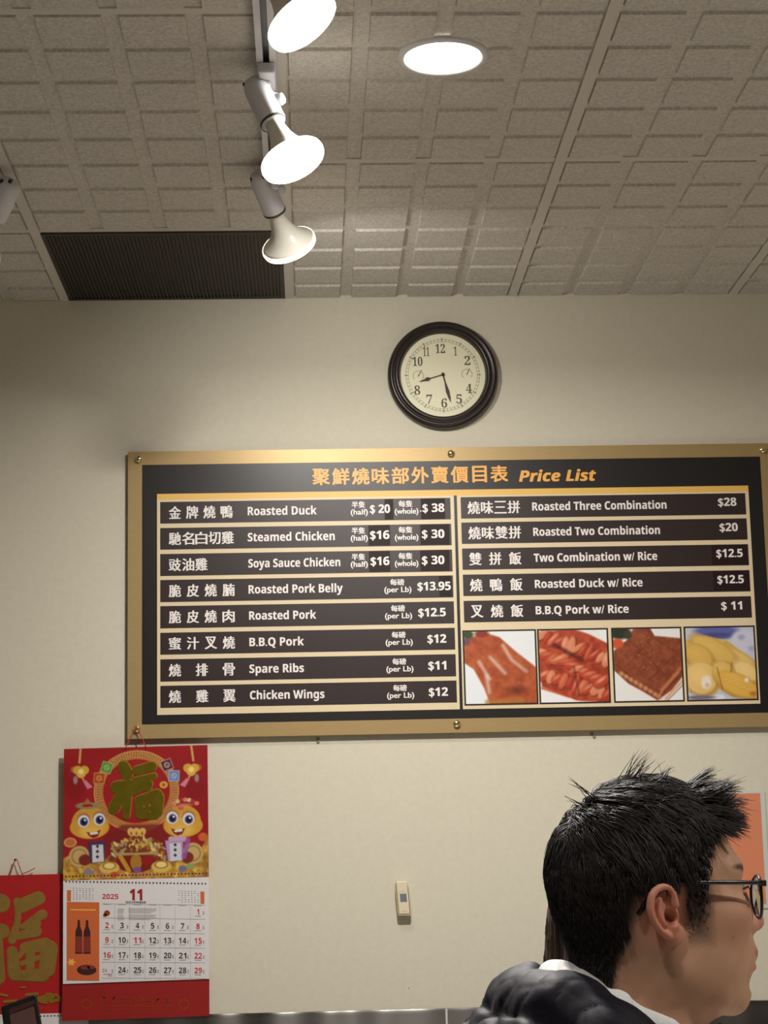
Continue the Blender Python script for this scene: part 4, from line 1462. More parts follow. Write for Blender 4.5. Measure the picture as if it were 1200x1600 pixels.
def ell(P, c, r):
    q = (P - np.array(c, np.float32)) / np.array(r, np.float32)
    k0 = np.linalg.norm(q, axis=1)
    k1 = np.linalg.norm(q / np.array(r, np.float32), axis=1)
    return k0 * (k0 - 1) / np.maximum(k1, 1e-6)


def cap(P, a, b, ra, rb=None):
    rb = ra if rb is None else rb
    a, b = np.array(a, np.float32), np.array(b, np.float32)
    d = b - a
    h = np.clip(((P - a) @ d) / (d @ d), 0, 1)
    return np.linalg.norm(P - a - h[:, None] * d, axis=1) - (ra + (rb - ra) * h)


def chain(P, pts, k):
    d = None
    for (a, ra), (b, rb) in zip(pts[:-1], pts[1:]):
        e = cap(P, a, b, ra, rb)
        d = e if d is None else (smin(d, e, k) if k else np.minimum(d, e))
    return d


def surface(sdf, lo, hi, h, fix=3, chunk=400000):
    """surface nets over the zero level of sdf, then a few steps onto the exact surface"""
    lo, hi = np.array(lo, float), np.array(hi, float)
    n = np.ceil((hi - lo) / h).astype(int) + 1
    ax = [lo[i] + h * np.arange(n[i]) for i in range(3)]
    G = np.stack(np.meshgrid(*ax, indexing='ij'), -1).reshape(-1, 3).astype(np.float32)
    D = np.concatenate([sdf(G[i:i + chunk]) for i in range(0, len(G), chunk)]).reshape(n)
    S = D < 0
    c = [S[i:n[0] - 1 + i, j:n[1] - 1 + j, k:n[2] - 1 + k] for i in (0, 1) for j in (0, 1) for k in (0, 1)]
    cnt = sum(x.astype(int) for x in c)
    act = (cnt > 0) & (cnt < 8)
    idx = -np.ones(act.shape, int)
    idx[act] = np.arange(act.sum())
    I = np.argwhere(act)
    acc, num = np.zeros((len(I), 3)), np.zeros(len(I))
    corners = [(i, j, k) for i in (0, 1) for j in (0, 1) for k in (0, 1)]
    for a in range(8):
        for b in range(a + 1, 8):
            if sum(abs(corners[a][t] - corners[b][t]) for t in range(3)) != 1:
                continue
            A, Bc = np.array(corners[a]), np.array(corners[b])
            da, db = D[tuple((I + A).T)], D[tuple((I + Bc).T)]
            m = (da < 0) != (db < 0)
            t = np.where(m, da / np.where(m, da - db, 1), 0)
            acc += np.where(m[:, None], A + (Bc - A) * t[:, None], 0)
            num += m
    V = lo + (I + acc / num[:, None]) * h
    F = []
    for d in range(3):
        e1, e2 = (d + 1) % 3, (d + 2) % 3
        sl0, sl1 = [slice(None)] * 3, [slice(None)] * 3
        sl0[d], sl1[d] = slice(0, n[d] - 1), slice(1, n[d])
        a, b = S[tuple(sl0)], S[tuple(sl1)]
        E = np.argwhere(a != b)
        ok = (E[:, e1] > 0) & (E[:, e2] > 0) & (E[:, e1] < n[e1] - 1) & (E[:, e2] < n[e2] - 1)
        E = E[ok]
        fl = a[tuple(E.T)]
        q = []
        for o1, o2 in ((0, 0), (1, 0), (1, 1), (0, 1)):
            J = E.copy()
            J[:, e1] -= o1
            J[:, e2] -= o2
            q.append(idx[tuple(J.T)])
        q = np.stack(q, 1)
        q[~fl] = q[~fl][:, ::-1]
        F.append(q)
    F = np.concatenate(F)
    for _ in range(fix):
        d, g = sdf_grad(sdf, V, h * .25)
        st = np.clip(d, -h, h)
        V = V - g * st[:, None] * .8
    return V, F[:, ::-1]


def sdf_grad(sdf, V, e):
    V = V.astype(np.float32)
    d = sdf(V)
    g = np.stack([sdf(V + np.array(o, np.float32) * e) - d for o in ((1, 0, 0), (0, 1, 0), (0, 0, 1))], 1)
    g /= np.maximum(np.linalg.norm(g, axis=1), 1e-9)[:, None]
    return d, g


def fast_mesh(name, V, F, m, parent=None, origin=None, colors=None, smooth=True):
    me = bpy.data.meshes.new(name)
    V = np.asarray(V, float)
    F = np.asarray(F)
    me.vertices.add(len(V))
    me.vertices.foreach_set('co', V.ravel())
    me.loops.add(F.size)
    me.loops.foreach_set('vertex_index', F.ravel().astype(np.int32))
    me.polygons.add(len(F))
    me.polygons.foreach_set('loop_start', np.arange(0, F.size, F.shape[1], dtype=np.int32))
    me.update(calc_edges=True)
    me.validate()
    if colors is not None:
        a = me.color_attributes.new('Col', 'FLOAT_COLOR', 'POINT')
        C = np.clip(colors, 0, 255) / 255
        C = np.where(C <= .04045, C / 12.92, ((C + .055) / 1.055) ** 2.4)
        a.data.foreach_set('color', np.concatenate([C, np.ones((len(C), 1))], 1).astype(np.float32).ravel())
    return link(name, me, m, parent, origin, smooth)


# head in its own frame: x forward, y to the far side (left), z up, origin between the ear canals, metres
EAR_C = np.array((-.012, -.0730, .003))
EAR_OUT = math.radians(17)
EAR_TILT = math.radians(-24)


def ear_local(P):
    """P (already mirrored to y < 0 side) -> ear frame (u forward, v up, w outward)"""
    q = P - EAR_C.astype(np.float32)
    c, s = math.cos(EAR_OUT), math.sin(EAR_OUT)
    hinge = .012
    x, y = q[:, 0] - hinge, -q[:, 1]
    u = x * c - y * s
    w = x * s + y * c
    u = u + hinge
    v = q[:, 2]
    ct_, st_ = math.cos(EAR_TILT), math.sin(EAR_TILT)
    return np.stack([u * ct_ - v * st_, (u * st_ + v * ct_) / .90, w], 1)


HEL = [(.0125, .004), (.0150, .016), (.0115, .026), (.002, .0305), (-.009, .0275), (-.0165, .0165), (-.0180, .003), (-.0150, -.011), (-.0085, -.0215)]
ANT = [(.004, .021), (-.004, .016), (-.0085, .005), (-.0085, -.006), (-.003, -.0150), (.0045, -.0165)]


def ear_sdf(Q):
    base = ell(Q, (-.001, .003, .002), (.0155, .0270, .0042))
    lobe = ell(Q, (.0035, -.0260, .0030), (.0095, .0100, .0045))
    d = smin(base, lobe, .008)
    hp = curve_points([(a, b, .0085) for i, (a, b) in enumerate(HEL)], 16)
    d = smin(d, chain(Q, [(p, .0040) for p in hp], 0), .0035)
    apt = curve_points([(a, b, .0050) for a, b in ANT], 10)
    d = smin(d, chain(Q, [(p + np.array((0, 0, .0012)), .0036) for p in apt], 0), .003)
    d = smin(d, cap(Q, (.0125, -.004, .0030), (.0105, -.010, .0040), .0036, .0030), .003)     # tragus
    d = smax(d, -ell(Q, (.0045, -.004, .0075), (.0066, .0100, .0105)), .0025)
    d = smax(d, -chain(Q, [(p, .0021) for p in curve_points([(.008, .0225, .009), (-.003, .0225, .009), (-.0115, .013, .009), (-.0130, .001, .009), (-.0100, -.012, .009)], 10)], 0), .002)                   # concha
    d = smax(d, -ell(Q, (.0070, -.006, .0020), (.0042, .0062, .0070)), .002)                   # ear canal
    d = smax(d, -ell(Q, (.0060, .0195, .0070), (.0055, .0055, .0050)), .002)                   # fossa
    return d


def skull_sdf(P):
    P = P.copy()
    P[:, 1] = np.abs(P[:, 1])
    d = ell(P, (.001, 0, .046), (.0920, .0755, .0860))
    d = smin(d, ell(P, (-.024, 0, .020), (.0640, .0700, .0640)), .03)
    d = smin(d, ell(P, (.045, 0, -.012), (.0520, .0600, .0830)), .030)
    return d


def scalp_sdf(P):
    P = np.asarray(P, np.float32)
    d = skull_sdf(P)
    return smin(d, cap(P, (-.022, 0, -.030), (-.040, 0, -.220), .0540, .0570), .028)


def head_sdf(P):
    Pf = P.astype(np.float32)
    Y = Pf.copy()
    Y[:, 1] = np.abs(Y[:, 1])
    d = skull_sdf(Pf)
    # jaw, chin, cheeks
    d = smin(d, chain(Y, [((.000, .0540, -.030), .0150), ((.010, .0510, -.056), .0170), ((.050, .0400, -.0800), .0150), ((.084, .0120, -.0860), .0140), ((.087, .0, -.0860), .0140)], .01), .030)
    d = smin(d, ell(Y, (.0915, 0, -.0800), (.0140, .0150, .0130)), .016)
    d = smin(d, ell(Y, (.050, .034, -.040), (.0380, .0290, .0420)), .03)
    d = smin(d, ell(Y, (.068, .041, .000), (.0270, .0230, .0190)), .025)
    d = smin(d, ell(Y, (.088, 0, -.042), (.0280, .0300, .0340)), .020)
    # brow
    d = smin(d, cap(Y, (.091, .010, .046), (.074, .046, .044), .0105, .0090), .018)
    # nose
    d = smin(d, cap(Y, (.0960, 0, .030), (.1150, 0, -.006), .0075, .0098), .010)
    d = smin(d, ell(Y, (.1165, 0, -.0100), (.0118, .0112, .0100)), .006)
    d = smin(d, ell(Y, (.1060, .0130, -.0140), (.0105, .0078, .0080)), .006)
    d = smax(d, -ell(Y, (.1120, .0068, -.0235), (.0055, .0035, .0060)), .003)
    # eyes
    d = smax(d, -ell(Y, (.1020, .0320, .0220), (.0150, .0150, .0100)), .012)
    lid = ell(Y, (.0780, .0325, .0220), (.0150, .0160, .0140))
    lid = smax(lid, -ell(Y, (.0930, .0320, .0205), (.0100, .0135, .0036)), .0015)
    d = smin(d, lid, .004)
    # lips
    up = smin(cap(Y, (.1140, .0, -.0405), (.1020, .0200, -.0480), .0058, .0028), cap(Y, (.1100, .004, -.033), (.1115, .005, -.040), .0040), .006)
    lo_ = cap(Y, (.1110, 0, -.0570), (.1010, .0180, -.0520), .0062, .0030)
    d = smin(d, up, .005)
    d = smin(d, lo_, .005)
    d = smax(d, -cap(Y, (.1230, 0, -.0490), (.1040, .0220, -.0500), .0026, .0012), .003)
    d = smax(d, -cap(Y, (.1160, 0, -.0695), (.1040, .0140, -.0680), .0060), .010)
    # neck and shoulders
    d = smin(d, cap(Y, (-.022, 0, -.030), (-.040, 0, -.220), .0540, .0570), .028)
    d = smin(d, cap(Y, (.010, .010, -.085), (-.015, .015, -.210), .0420, .0460), .025)
    d = smin(d, cap(Y, (-.050, .02, -.225), (-.050, .130, -.285), .0440, .0360), .045)
    d = smin(d, ell(Y, (-.045, 0, -.40), (.0950, .1300, .1700)), .05)
    # ears
    E_ = Y.copy()
    E_[:, 1] = -E_[:, 1]
    near = (np.abs(E_ - EAR_C.astype(np.float32)).max(1) < .06)
    if near.any():
        dn = d[near]
        Q = ear_local(E_[near])
        dn = smin(dn, ear_sdf(Q), .0045)
        d[near] = dn
    return d


HV, HF = surface(head_sdf, (-.165, -.235, -.50), (.140, .235, .142), .0032, fix=0)
# keep the bust where it can be seen at finer pitch: rebuild the head part
HV, HF = surface(head_sdf, (-.125, -.125, -.300), (.140, .125, .142), .0021, fix=3)


def hairline(V):
    """1 where scalp hair grows, 0 on bare skin (soft edge)"""
    x, y, z = V[:, 0], np.abs(V[:, 1]), V[:, 2]
    side = np.clip(y / .07, 0, 1)
    edge = np.interp(z, [-.10, -.088, -.05, -.014, .0, .022, .030, .036, .06, .075, .083, .095], [-.075, -.062, -.056, -.046, -.040, -.032, .006, .040, .041, .046, .062, .20])
    m = edge - x
    burn = np.minimum(np.minimum(x - .018, .040 - x), z + .024)
    burn = np.where((y > .045) & (z < .04), burn, -1)
    m = np.maximum(m, burn)
    m = np.where(z < -.095, -.02, m)
    n = (np.sin(x * 900 + z * 700) + np.sin(z * 1300 - x * 500)) * .0006
    return np.clip(.5 + (m + n) / .018, 0, 1)


def skin_colors(V):
    n = np.sin(V[:, 0] * 210 + 1) * np.sin(V[:, 2] * 190) * np.sin(V[:, 1] * 230)
    C = np.tile(np.array((206, 160, 130), float), (len(V), 1)) + n[:, None] * np.array((4, 5, 5))
    x, y, z = V[:, 0], V[:, 1], V[:, 2]

    def tint(c, r, rgb, a):
        nonlocal C
        k = np.clip(1 - np.linalg.norm((V - np.array(c)) / np.array(r), axis=1), 0, 1)
        k = (np.minimum(k * 2, 1) * a)[:, None]
        C = C * (1 - k) + np.array(rgb, float) * k
    for s in (-1, 1):
        tint((-.012, .085 * s, .004), (.045, .030, .055), (214, 138, 116), .75)
        tint((.075, .045 * s, -.01), (.05, .04, .04), (208, 146, 120), .5)
        tint((.082, .036 * s, .008), (.018, .03, .010), (176, 122, 98), .5)
    for s in (-1, 1):
        tint((-.006, .080 * s, -.003), (.008, .016, .010), (140, 76, 60), .8)  # hollow of the ear darkened in the skin colour to stand for shade
    tint((.122, 0, -.012), (.03, .03, .025), (216, 146, 130), .6)
    tint((.110, 0, -.0405), (.020, .032, .0085), (182, 104, 94), .9)
    tint((.108, 0, -.0575), (.020, .030, .0085), (192, 112, 102), .9)
    tint((.066, -.050, -.022), (.004, .02, .004), (90, 56, 40), .8)
    k = hairline(V)
    ds = scalp_sdf(V)
    k = np.where((ds > .0035) & (np.abs(V[:, 1]) > .060) & (V[:, 2] < .045) & (V[:, 2] > -.04) & (V[:, 0] < .017), 0, k)[:, None]
    fade = np.interp(z, [-.08, .03], [.80, .97])[:, None] * np.where((x > .010) & (z < .045), np.interp(z, [-.03, .04], [.50, .95]), 1)[:, None]
    C = C * (1 - k * fade) + np.array((30, 24, 22)) * k * fade
    # brows
    for s in (-1, 1):
        a, b = np.array((.099, .012 * s, .045)), np.array((.078, .051 * s, .047))
        d = b - a
        t = np.clip(((V - a) @ d) / (d @ d), 0, 1)
        dd = np.linalg.norm((V - a - t[:, None] * d) * np.array((.30, .45, 1.0)), axis=1)
        kk_ = np.clip((.0066 - .0025 * t - dd) / .003, 0, 1)[:, None] * .95
        C = C * (1 - kk_) + np.array((40, 32, 28)) * kk_
    return C


M['skin'] = vcol('skin', .48, .4, sss=.12)
M['hair'] = mat('near black hair', (48, 43, 41), .5, spec=.42)
M['hair_brown'] = mat('dark brown hair', (50, 34, 26), .5, spec=.5)
M['eye_white'] = mat('eye white', (226, 220, 214), .2)
M['iris'] = mat('dark brown iris', (36, 22, 16), .15)
M['specs'] = mat('black spectacle frame', (14, 13, 15), .28, spec=.5)
M['lens'] = bpy.data.materials.new('clear spectacle lens')
M['lens'].use_nodes = True
_b = M['lens'].node_tree.nodes['Principled BSDF']
_b.inputs['Transmission Weight'].default_value = 1.0
_b.inputs['Roughness'].default_value = .02
_b.inputs['IOR'].default_value = 1.15
_b.inputs['Base Color'].default_value = (.93, .93, .97, 1)
M['puffer'] = grain(mat('dark navy puffer cloth', (19, 18, 28), .66, spec=.2), 300, .06, .35, 55)
M['fleece'] = grain(mat('light grey hood fleece', (232, 231, 230), .9, spec=.15), 500, .12, .35, 900)
M['denim'] = mat('dark trousers cloth', (34, 36, 44), .8)
M['shoe'] = mat('black shoe', (24, 24, 26), .5)
M['coat'] = mat('dark brown coat cloth', (58, 44, 38), .8)

P_AT = at(1010, 1430, -3.04)                     # the point between the man's ears
P_YAW = math.radians(10.5)
P_SC = 1.0


def person_frame(p_at, yaw, sc):
    c, s = math.cos(yaw), math.sin(yaw)

    def f(V):
        V = np.asarray(V, float) * sc
        return np.stack([V[:, 0] * c - V[:, 1] * s, V[:, 0] * s + V[:, 1] * c, V[:, 2]], 1) + p_at
    return f


place = person_frame(P_AT, P_YAW, P_SC)
FLOOR_Z = -P_AT[2]                               # floor in head coordinates
man = fast_mesh('person', place(HV), HF, M['skin'], None, (P_AT[0], P_AT[1], 0), skin_colors(HV))
tag(man, 'man with short black hair and glasses, navy puffer jacket over a pale grey hood', 'person')


def part(name, V, F, m, smooth=True, parent=None, colors=None):
    return fast_mesh(name, place(np.asarray(V)), np.asarray(F), m, parent or man, None, colors, smooth)


def part_poly(name, VF, m, parent=None, smooth=True, bevel=0):
    V, F = VF
    return mesh(name, (place(np.array([tuple(v) for v in V])), F), m, parent or man, smooth=smooth, bevel=bevel)


# eyes
for s in (-1, 1):
    c = (.0775, .0325 * s, .0215)
    e = part_poly('eye', lathe([(.0132 * math.sin(t), -.0132 * math.cos(t)) for t in np.linspace(.05, math.pi - .05, 18)], c, (1, -.05 * s, 0), 28), M['eye_white'])
    part_poly('iris', lathe([(.0060, .0119), (.0058, .0126), (.0035, .0135), (.0005, .0138)], c, (1, -.05 * s, 0), 24), M['iris'], e)

for s in (-1, 1):
    part_poly('eyelashes', tube(curve_points([(.0790, .0480 * s, .0205), (.0865, .0440 * s, .0238), (.0935, .0370 * s, .0252), (.0960, .0300 * s, .0250), (.0940, .0220 * s, .0225)], 12), [.0006] + [.0013] * 10 + [.0006] * 2, 8), M['hair'])

# spectacles
GX = .1130
spec = None
gl = []
for s in (-1, 1):
    rim = []
    for k in range(49):
        t = 2 * math.pi * k / 48
        yy_ = (.0255 * math.cos(t) * (1 + .06 * math.sin(t)))
        zz_ = .0215 * math.sin(t)
        yv = s * (.0345 + yy_)
        rim.append((GX - .011 * (abs(yv) / .06) ** 2, yv, .0165 + zz_))
    gl.append(tube(rim, .0016, 8, False))
gl.append(tube(curve_points([(GX - .001, -.0100, .024), (GX + .0025, 0, .0265), (GX - .001, .0100, .024)], 10), .0016, 8))
for s in (-1, 1):
    gl.append(box(GX - .0135, GX - .0085, s * .0640 - .004, s * .0640 + .004, .0275, .0335))
spec = part_poly('glasses', join(*gl), M['specs'])
for s in (-1, 1):
    tp = curve_points([(GX - .010, s * .0665, .0310), (.070, s * .0735, .0320), (.010, s * .0790, .0335), (-.006, s * .0800, .0325), (-.022, s * .0785, .022), (-.036, s * .0745, .003)], 20)
    part_poly('temple_arm', tube(tp, [.0022] * 12 + [.0020] * (len(tp) - 16) + [.0026] * 4, 8), M['specs'], spec)
    V, F = [], []
    n = 40
    for k in range(n):
        t = 2 * math.pi * k / n
        yv = s * (.0345 + .0250 * math.cos(t) * (1 + .06 * math.sin(t)))
        V.append((GX - .011 * (abs(yv) / .06) ** 2, yv, .0165 + .0210 * math.sin(t)))
    V2 = [(x + .0012, y, z) for x, y, z in V]
    F = [tuple(range(n)), tuple(range(n, 2 * n))[::-1]] + [(i, n + i, n + (i + 1) % n, (i + 1) % n) for i in range(n)]
    part_poly('lens', (V + V2, F), M['lens'], spec, smooth=False)


# hair: strands combed from the crown, clumped, over the scalp
def make_hair(nroots, seed):
    rg = np.random.default_rng(seed)
    k = hairline(HV)
    # face-area weighting is close to even on this net: sample vertices
    cand = np.where((k > .45) & (HV[:, 2] > -.10))[0]
    ear = (np.abs(np.abs(HV[cand, 1]) - .083) < .014) & (HV[cand, 2] < .038) & (HV[cand, 2] > -.035) & (HV[cand, 0] > -.034) & (HV[cand, 0] < .016)
    ear2 = (HV[cand, 0] > -.048) & (HV[cand, 0] < .010) & (HV[cand, 2] < .036) & (HV[cand, 2] > -.035) & (np.abs(HV[cand, 1]) > .066)
    cand = cand[~(ear | ear2)]
    thin = (HV[cand, 0] > .016) & (HV[cand, 2] < .030) & (rg.random(len(cand)) > .22 + .5 * np.clip(HV[cand, 2] / .03, 0, 1))
    cand = cand[~thin]
    r = rg.choice(cand, nroots, replace=True)
    p = HV[r] + rg.normal(0, .0009, (nroots, 3))
    d, n = sdf_grad(head_sdf, p, .0006)
    p = p - n * d[:, None]
    crown = np.array((-.058, .004, .118))
    x, z = p[:, 0], p[:, 2]
    top = np.clip((z - .070) / .045, 0, 1)
    front = np.clip((x - .02) / .06, 0, 1) * top
    L = np.interp(z, [-.09, -.05, -.01, .03, .06, .09, .12], [.006, .009, .012, .019, .030, .040, .043])
    L = L * (.75 + .5 * rg.random(nroots))
    L = np.where((np.abs(p[:, 1]) > .045) & (x > .02) & (z < .045), L * .35, L)
    L *= 1 - .38 * front
    height = np.interp(z, [-.09, -.03, .02, .06, .10, .13], [.0030, .0045, .0065, .0095, .0115, .0120]) * (.35 + .75 * rg.random(nroots))
    height *= 1 - .25 * front
    away = p - crown
    away[:, 2] *= .3
    away /= np.linalg.norm(away, axis=1)[:, None] + 1e-6
    flow = away * np.stack([.15 + .85 * top, np.ones(nroots), np.full(nroots, .4)], 1) + np.array((0, 0, -1.0)) * (1 - top)[:, None] * 1.6 + np.array((.9, 0, 0)) * top[:, None] + np.array((.08, 0, 0)) * (1 - top)[:, None]
    flow += front[:, None] * np.array((1.2, -.10, .25))
    frontal = np.clip((x - .028) / .03, 0, 1) * np.clip((z - .081) / .007, 0, 1)
    tmp = (x > .022) & (z < .086) & (z > .03)
    L = np.where(tmp, np.minimum(L, .011), L)
    flow = flow * (1 - frontal)[:, None] + frontal[:, None] * np.stack([np.ones(nroots), p[:, 1] * 3, np.full(nroots, .0)], 1) * 1.3
    L *= 1 - .22 * frontal
    # clumps
    nc = nroots // 22
    ci = rg.choice(nroots, nc, replace=False)
    best = np.zeros(nroots, int)
    for i in range(0, nroots, 2000):
        D = ((p[i:i + 2000, None] - p[None, ci]) ** 2).sum(2)
        best[i:i + 2000] = ci[D.argmin(1)]
    jit = rg.normal(0, 1, (nroots, 3)) * .16
    cj = rg.normal(0, 1, (nroots, 3)) * np.interp(z, [0, .08], [.12, .42])[:, None]
    flow = flow + jit + cj[best]
    S = 6
    free = np.clip(front * 3 + frontal, 0, 1)
    pts = [p]
    q = p.copy()
    for s in range(1, S):
        t = s / (S - 1)
        d, n = sdf_grad(scalp_sdf, q, .002)
        f = flow - n * ((flow * n).sum(1) * (1 - .85 * free))[:, None]
        f /= np.linalg.norm(f, axis=1)[:, None] + 1e-6
        lift = .75 * (1 - t) ** 1.2 + .05
        q = q + (f + n * lift) * (L / (S - 1))[:, None]
        d, n = sdf_grad(scalp_sdf, q, .002)
        want = height * min(1, t * 2.4)
        corr = np.clip(want - d, -.004, .02)
        corr = np.where((d > want), corr * .65 * (1 - free), corr)
        q = q + n * corr[:, None]
        pts.append(q)
    P = np.stack(pts, 1)
    for s in range(1, S):
        w = .62 * (s / (S - 1)) ** 1.2 * np.clip((z - .0) / .06, .15, 1)
        P[:, s] += (P[best, s] - P[:, s]) * w[:, None] * np.clip(.012 / (np.linalg.norm(P[best, s] - P[:, s], axis=1) + 1e-6), 0, 1)[:, None]
    return P, L


def strands(P, r0, r1):
    """three-sided tapering tubes along P (n, S, 3)"""
    n, S, _ = P.shape
    T = np.gradient(P, axis=1)
    T /= np.linalg.norm(T, axis=2)[..., None] + 1e-9
    ref = np.array((.3, .9, .2))
    U = np.cross(T, ref)
    U /= np.linalg.norm(U, axis=2)[..., None] + 1e-9
    W = np.cross(T, U)
    R = (r0 + (r1 - r0) * np.linspace(0, 1, S) ** 1.5)[None, :, None]
    ring = [P + (U * math.cos(a) + W * math.sin(a)) * R for a in (0, 2.094, 4.189)]
    V = np.stack(ring, 2)                          # n, S, 3, 3
    i0 = (np.arange(n) * S * 3)[:, None, None]
    s = (np.arange(S - 1) * 3)[None, :, None]
    k = np.arange(3)[None, None, :]
    a = i0 + s + k
    b = i0 + s + (k + 1) % 3
    F = np.stack([a, b, b + 3, a + 3], -1).reshape(-1, 4)
    return V.reshape(-1, 3), F


HP, HL = make_hair(17000, 3)
# loose tufts: (root, tip, count, spread)
tufts = [((-.020, -.02, .134), (.004, -.02, .158), 16, .010), ((-.030, -.01, .134), (-.004, -.02, .164), 12, .010), ((.000, -.03, .132), (.022, -.03, .150), 16, .010),
         ((-.060, -.03, .120), (-.086, -.03, .138), 7, .005), ((-.066, -.03, .112), (-.090, -.02, .122), 5, .005),
         ((.048, -.04, .118), (.088, -.045, .132), 34, .008), ((.050, -.02, .118), (.094, -.03, .127), 30, .008), ((.055, -.02, .112), (.104, -.02, .110), 60, .010), ((.055, .01, .112), (.102, .0, .108), 50, .010),
         ((.060, -.03, .106), (.098, -.034, .098), 50, .009), ((.062, -.01, .106), (.101, -.012, .098), 50, .009), ((.058, .02, .106), (.098, .020, .098), 40, .010)]
TP = []
for a, b, n, sp in tufts:
    a, b = np.array(a), np.array(b)
    for i in range(n):
        r = a + RNG.normal(0, sp, 3) * np.array((1, 1, .4))
        e = b + RNG.normal(0, sp * .55, 3)
        dd, nn = sdf_grad(scalp_sdf, r[None], .002)
        r = r - nn[0] * dd[0]
        m_ = (r + e) / 2 + nn[0] * .006
        TP.append(np.stack([(1 - t) ** 2 * r + 2 * t * (1 - t) * m_ + t * t * e for t in np.linspace(0, 1, 6)]))
HP = np.concatenate([HP, np.stack(TP)])
SV, SF = strands(HP, .00062, .00012)
hair = part('hair', SV, SF, M['hair'])


# clothes
def wob(P, f, s=0):
    return (np.sin(P[:, 0] * f + s) * np.sin(P[:, 1] * f * 1.3 + 2 * s) + np.sin(P[:, 2] * f * 1.1 + P[:, 0] * f * .6 + s) * .6)


def hood_sdf(P):
    Y = P.copy()
    Y[:, 1] = np.abs(Y[:, 1])
    top = chain(Y, [((-.117, 0, -.094), .046), ((-.108, .060, -.099), .047), ((-.082, .104, -.124), .046), ((-.030, .122, -.162), .042), ((.022, .112, -.196), .038), ((.052, .075, -.226), .034), ((.060, .03, -.245), .030)], .02)
    low = chain(Y, [((-.150, 0, -.136), .044), ((-.138, .070, -.143), .047), ((-.100, .130, -.185), .050), ((-.04, .16, -.215), .045)], .03)
    fold = np.sin((Y[:, 0] * 1.0 + Y[:, 2] * 1.5 + Y[:, 1] * .5) * 130 + np.sin(Y[:, 1] * 60) * 1.5)
    low = low - .0022 * fold - .0015 * wob(P, 90, 2)
    crs = np.sin(Y[:, 1] * 95 + Y[:, 0] * 60 + 1.5 * np.sin(Y[:, 2] * 70)) * np.sin(Y[:, 2] * 85 + Y[:, 0] * 40)
    rid = (1 - np.abs(np.sin(Y[:, 0] * 70 + Y[:, 2] * 95 + 1.2 * np.sin(Y[:, 1] * 45)))) ** 3
    rid2 = (1 - np.abs(np.sin(Y[:, 1] * 60 - Y[:, 2] * 50 + 1.4 * np.sin(Y[:, 0] * 55 + 1)))) ** 4
    d = smin(top - .0014 * wob(P, 70) - .0012 * crs + .0022 * rid2 + .0010 * rid, low - .0010 * crs + .0038 * rid + .0008 * rid2, .004)
    return d


def jacket_sdf(P):
    Y = P.copy()
    Y[:, 1] = np.abs(Y[:, 1])
    d = ell(Y, (-.055, 0, -.40), (.150, .215, .230))
    d = smin(d, ell(Y, (-.050, 0, -.62), (.140, .195, .230)), .05)
    d = smin(d, cap(Y, (-.055, .10, -.265), (-.055, .190, -.300), .075, .080), .05)
    d = smin(d, chain(Y, [((-.055, .205, -.310), .080), ((-.085, .260, -.560), .066), ((.02, .225, -.760), .054), ((.07, .185, -.790), .050)], .02), .03)
    d = d - .006 * np.sin(P[:, 2] * 75 + .4 * np.sin(P[:, 1] * 18))
    d = smin(d, hood_sdf(P), .022)
    d = smin(d, cap(Y, (.060, .034, -.113), (.074, .048, -.215), .0065, .010), .006)
    # neck opening and flat hem
    d = smax(d, -cap(P, (-.040, 0, -.30), (-.022, 0, -.02), .074, .090), .012)
    return smax(d, -P[:, 2] - .835, .01)


JV, JF = surface(jacket_sdf, (-.26, -.37, -.86), (.16, .37, -.035), .0046, fix=2)
part('jacket', JV, JF, M['puffer'])


def hoodie_sdf(P):
    Y = P.copy()
    Y[:, 1] = np.abs(Y[:, 1])
    d = chain(Y, [((-.098, 0, -.068), .024), ((-.090, .035, -.074), .023), ((-.062, .074, -.092), .0175), ((-.018, .084, -.112), .0150), ((.022, .074, -.138), .0150), ((.048, .040, -.168), .014), ((.055, .01, -.18), .013)], .012)
    d = d - .0022 * np.sin(Y[:, 1] * 130 + Y[:, 2] * 120) * (P[:, 0] < -.05) - .0010 * wob(P, 160)
    return d


GV, GF = surface(hoodie_sdf, (-.135, -.115, -.20), (.08, .115, -.035), .0030, fix=2)
part('grey_hood', GV, GF, M['fleece'])


def legs_sdf(P):
    Y = P.copy()
    Y[:, 1] = np.abs(Y[:, 1])
    fz = FLOOR_Z
    d = ell(Y, (-.05, 0, -.82), (.125, .165, .13))
    d = smin(d, chain(Y, [((-.05, .085, -.86), .092), ((-.045, .095, -1.14), .066), ((-.065, .100, fz + .10), .052)], .02), .04)
    d = smax(d, fz + .055 - P[:, 2], .005)
    return d


LV, LF = surface(legs_sdf, (-.2, -.22, FLOOR_Z), (.12, .22, -.66), .012, fix=1)
part('trousers', LV, LF, M['denim'])
for s in (-1, 1):
    sh = lambda P, s=s: smax(smin(ell(P, (-.005, .102 * s, FLOOR_Z + .040), (.150, .050, .045)), ell(P, (-.065, .100 * s, FLOOR_Z + .07), (.062, .048, .060)), .03), FLOOR_Z - P[:, 2], .004)
    V, F = surface(sh, (-.19, .102 * s - .07, FLOOR_Z - .01), (.17, .102 * s + .07, FLOOR_Z + .15), .008, fix=1)
    part('shoe', V, F, M['shoe'])



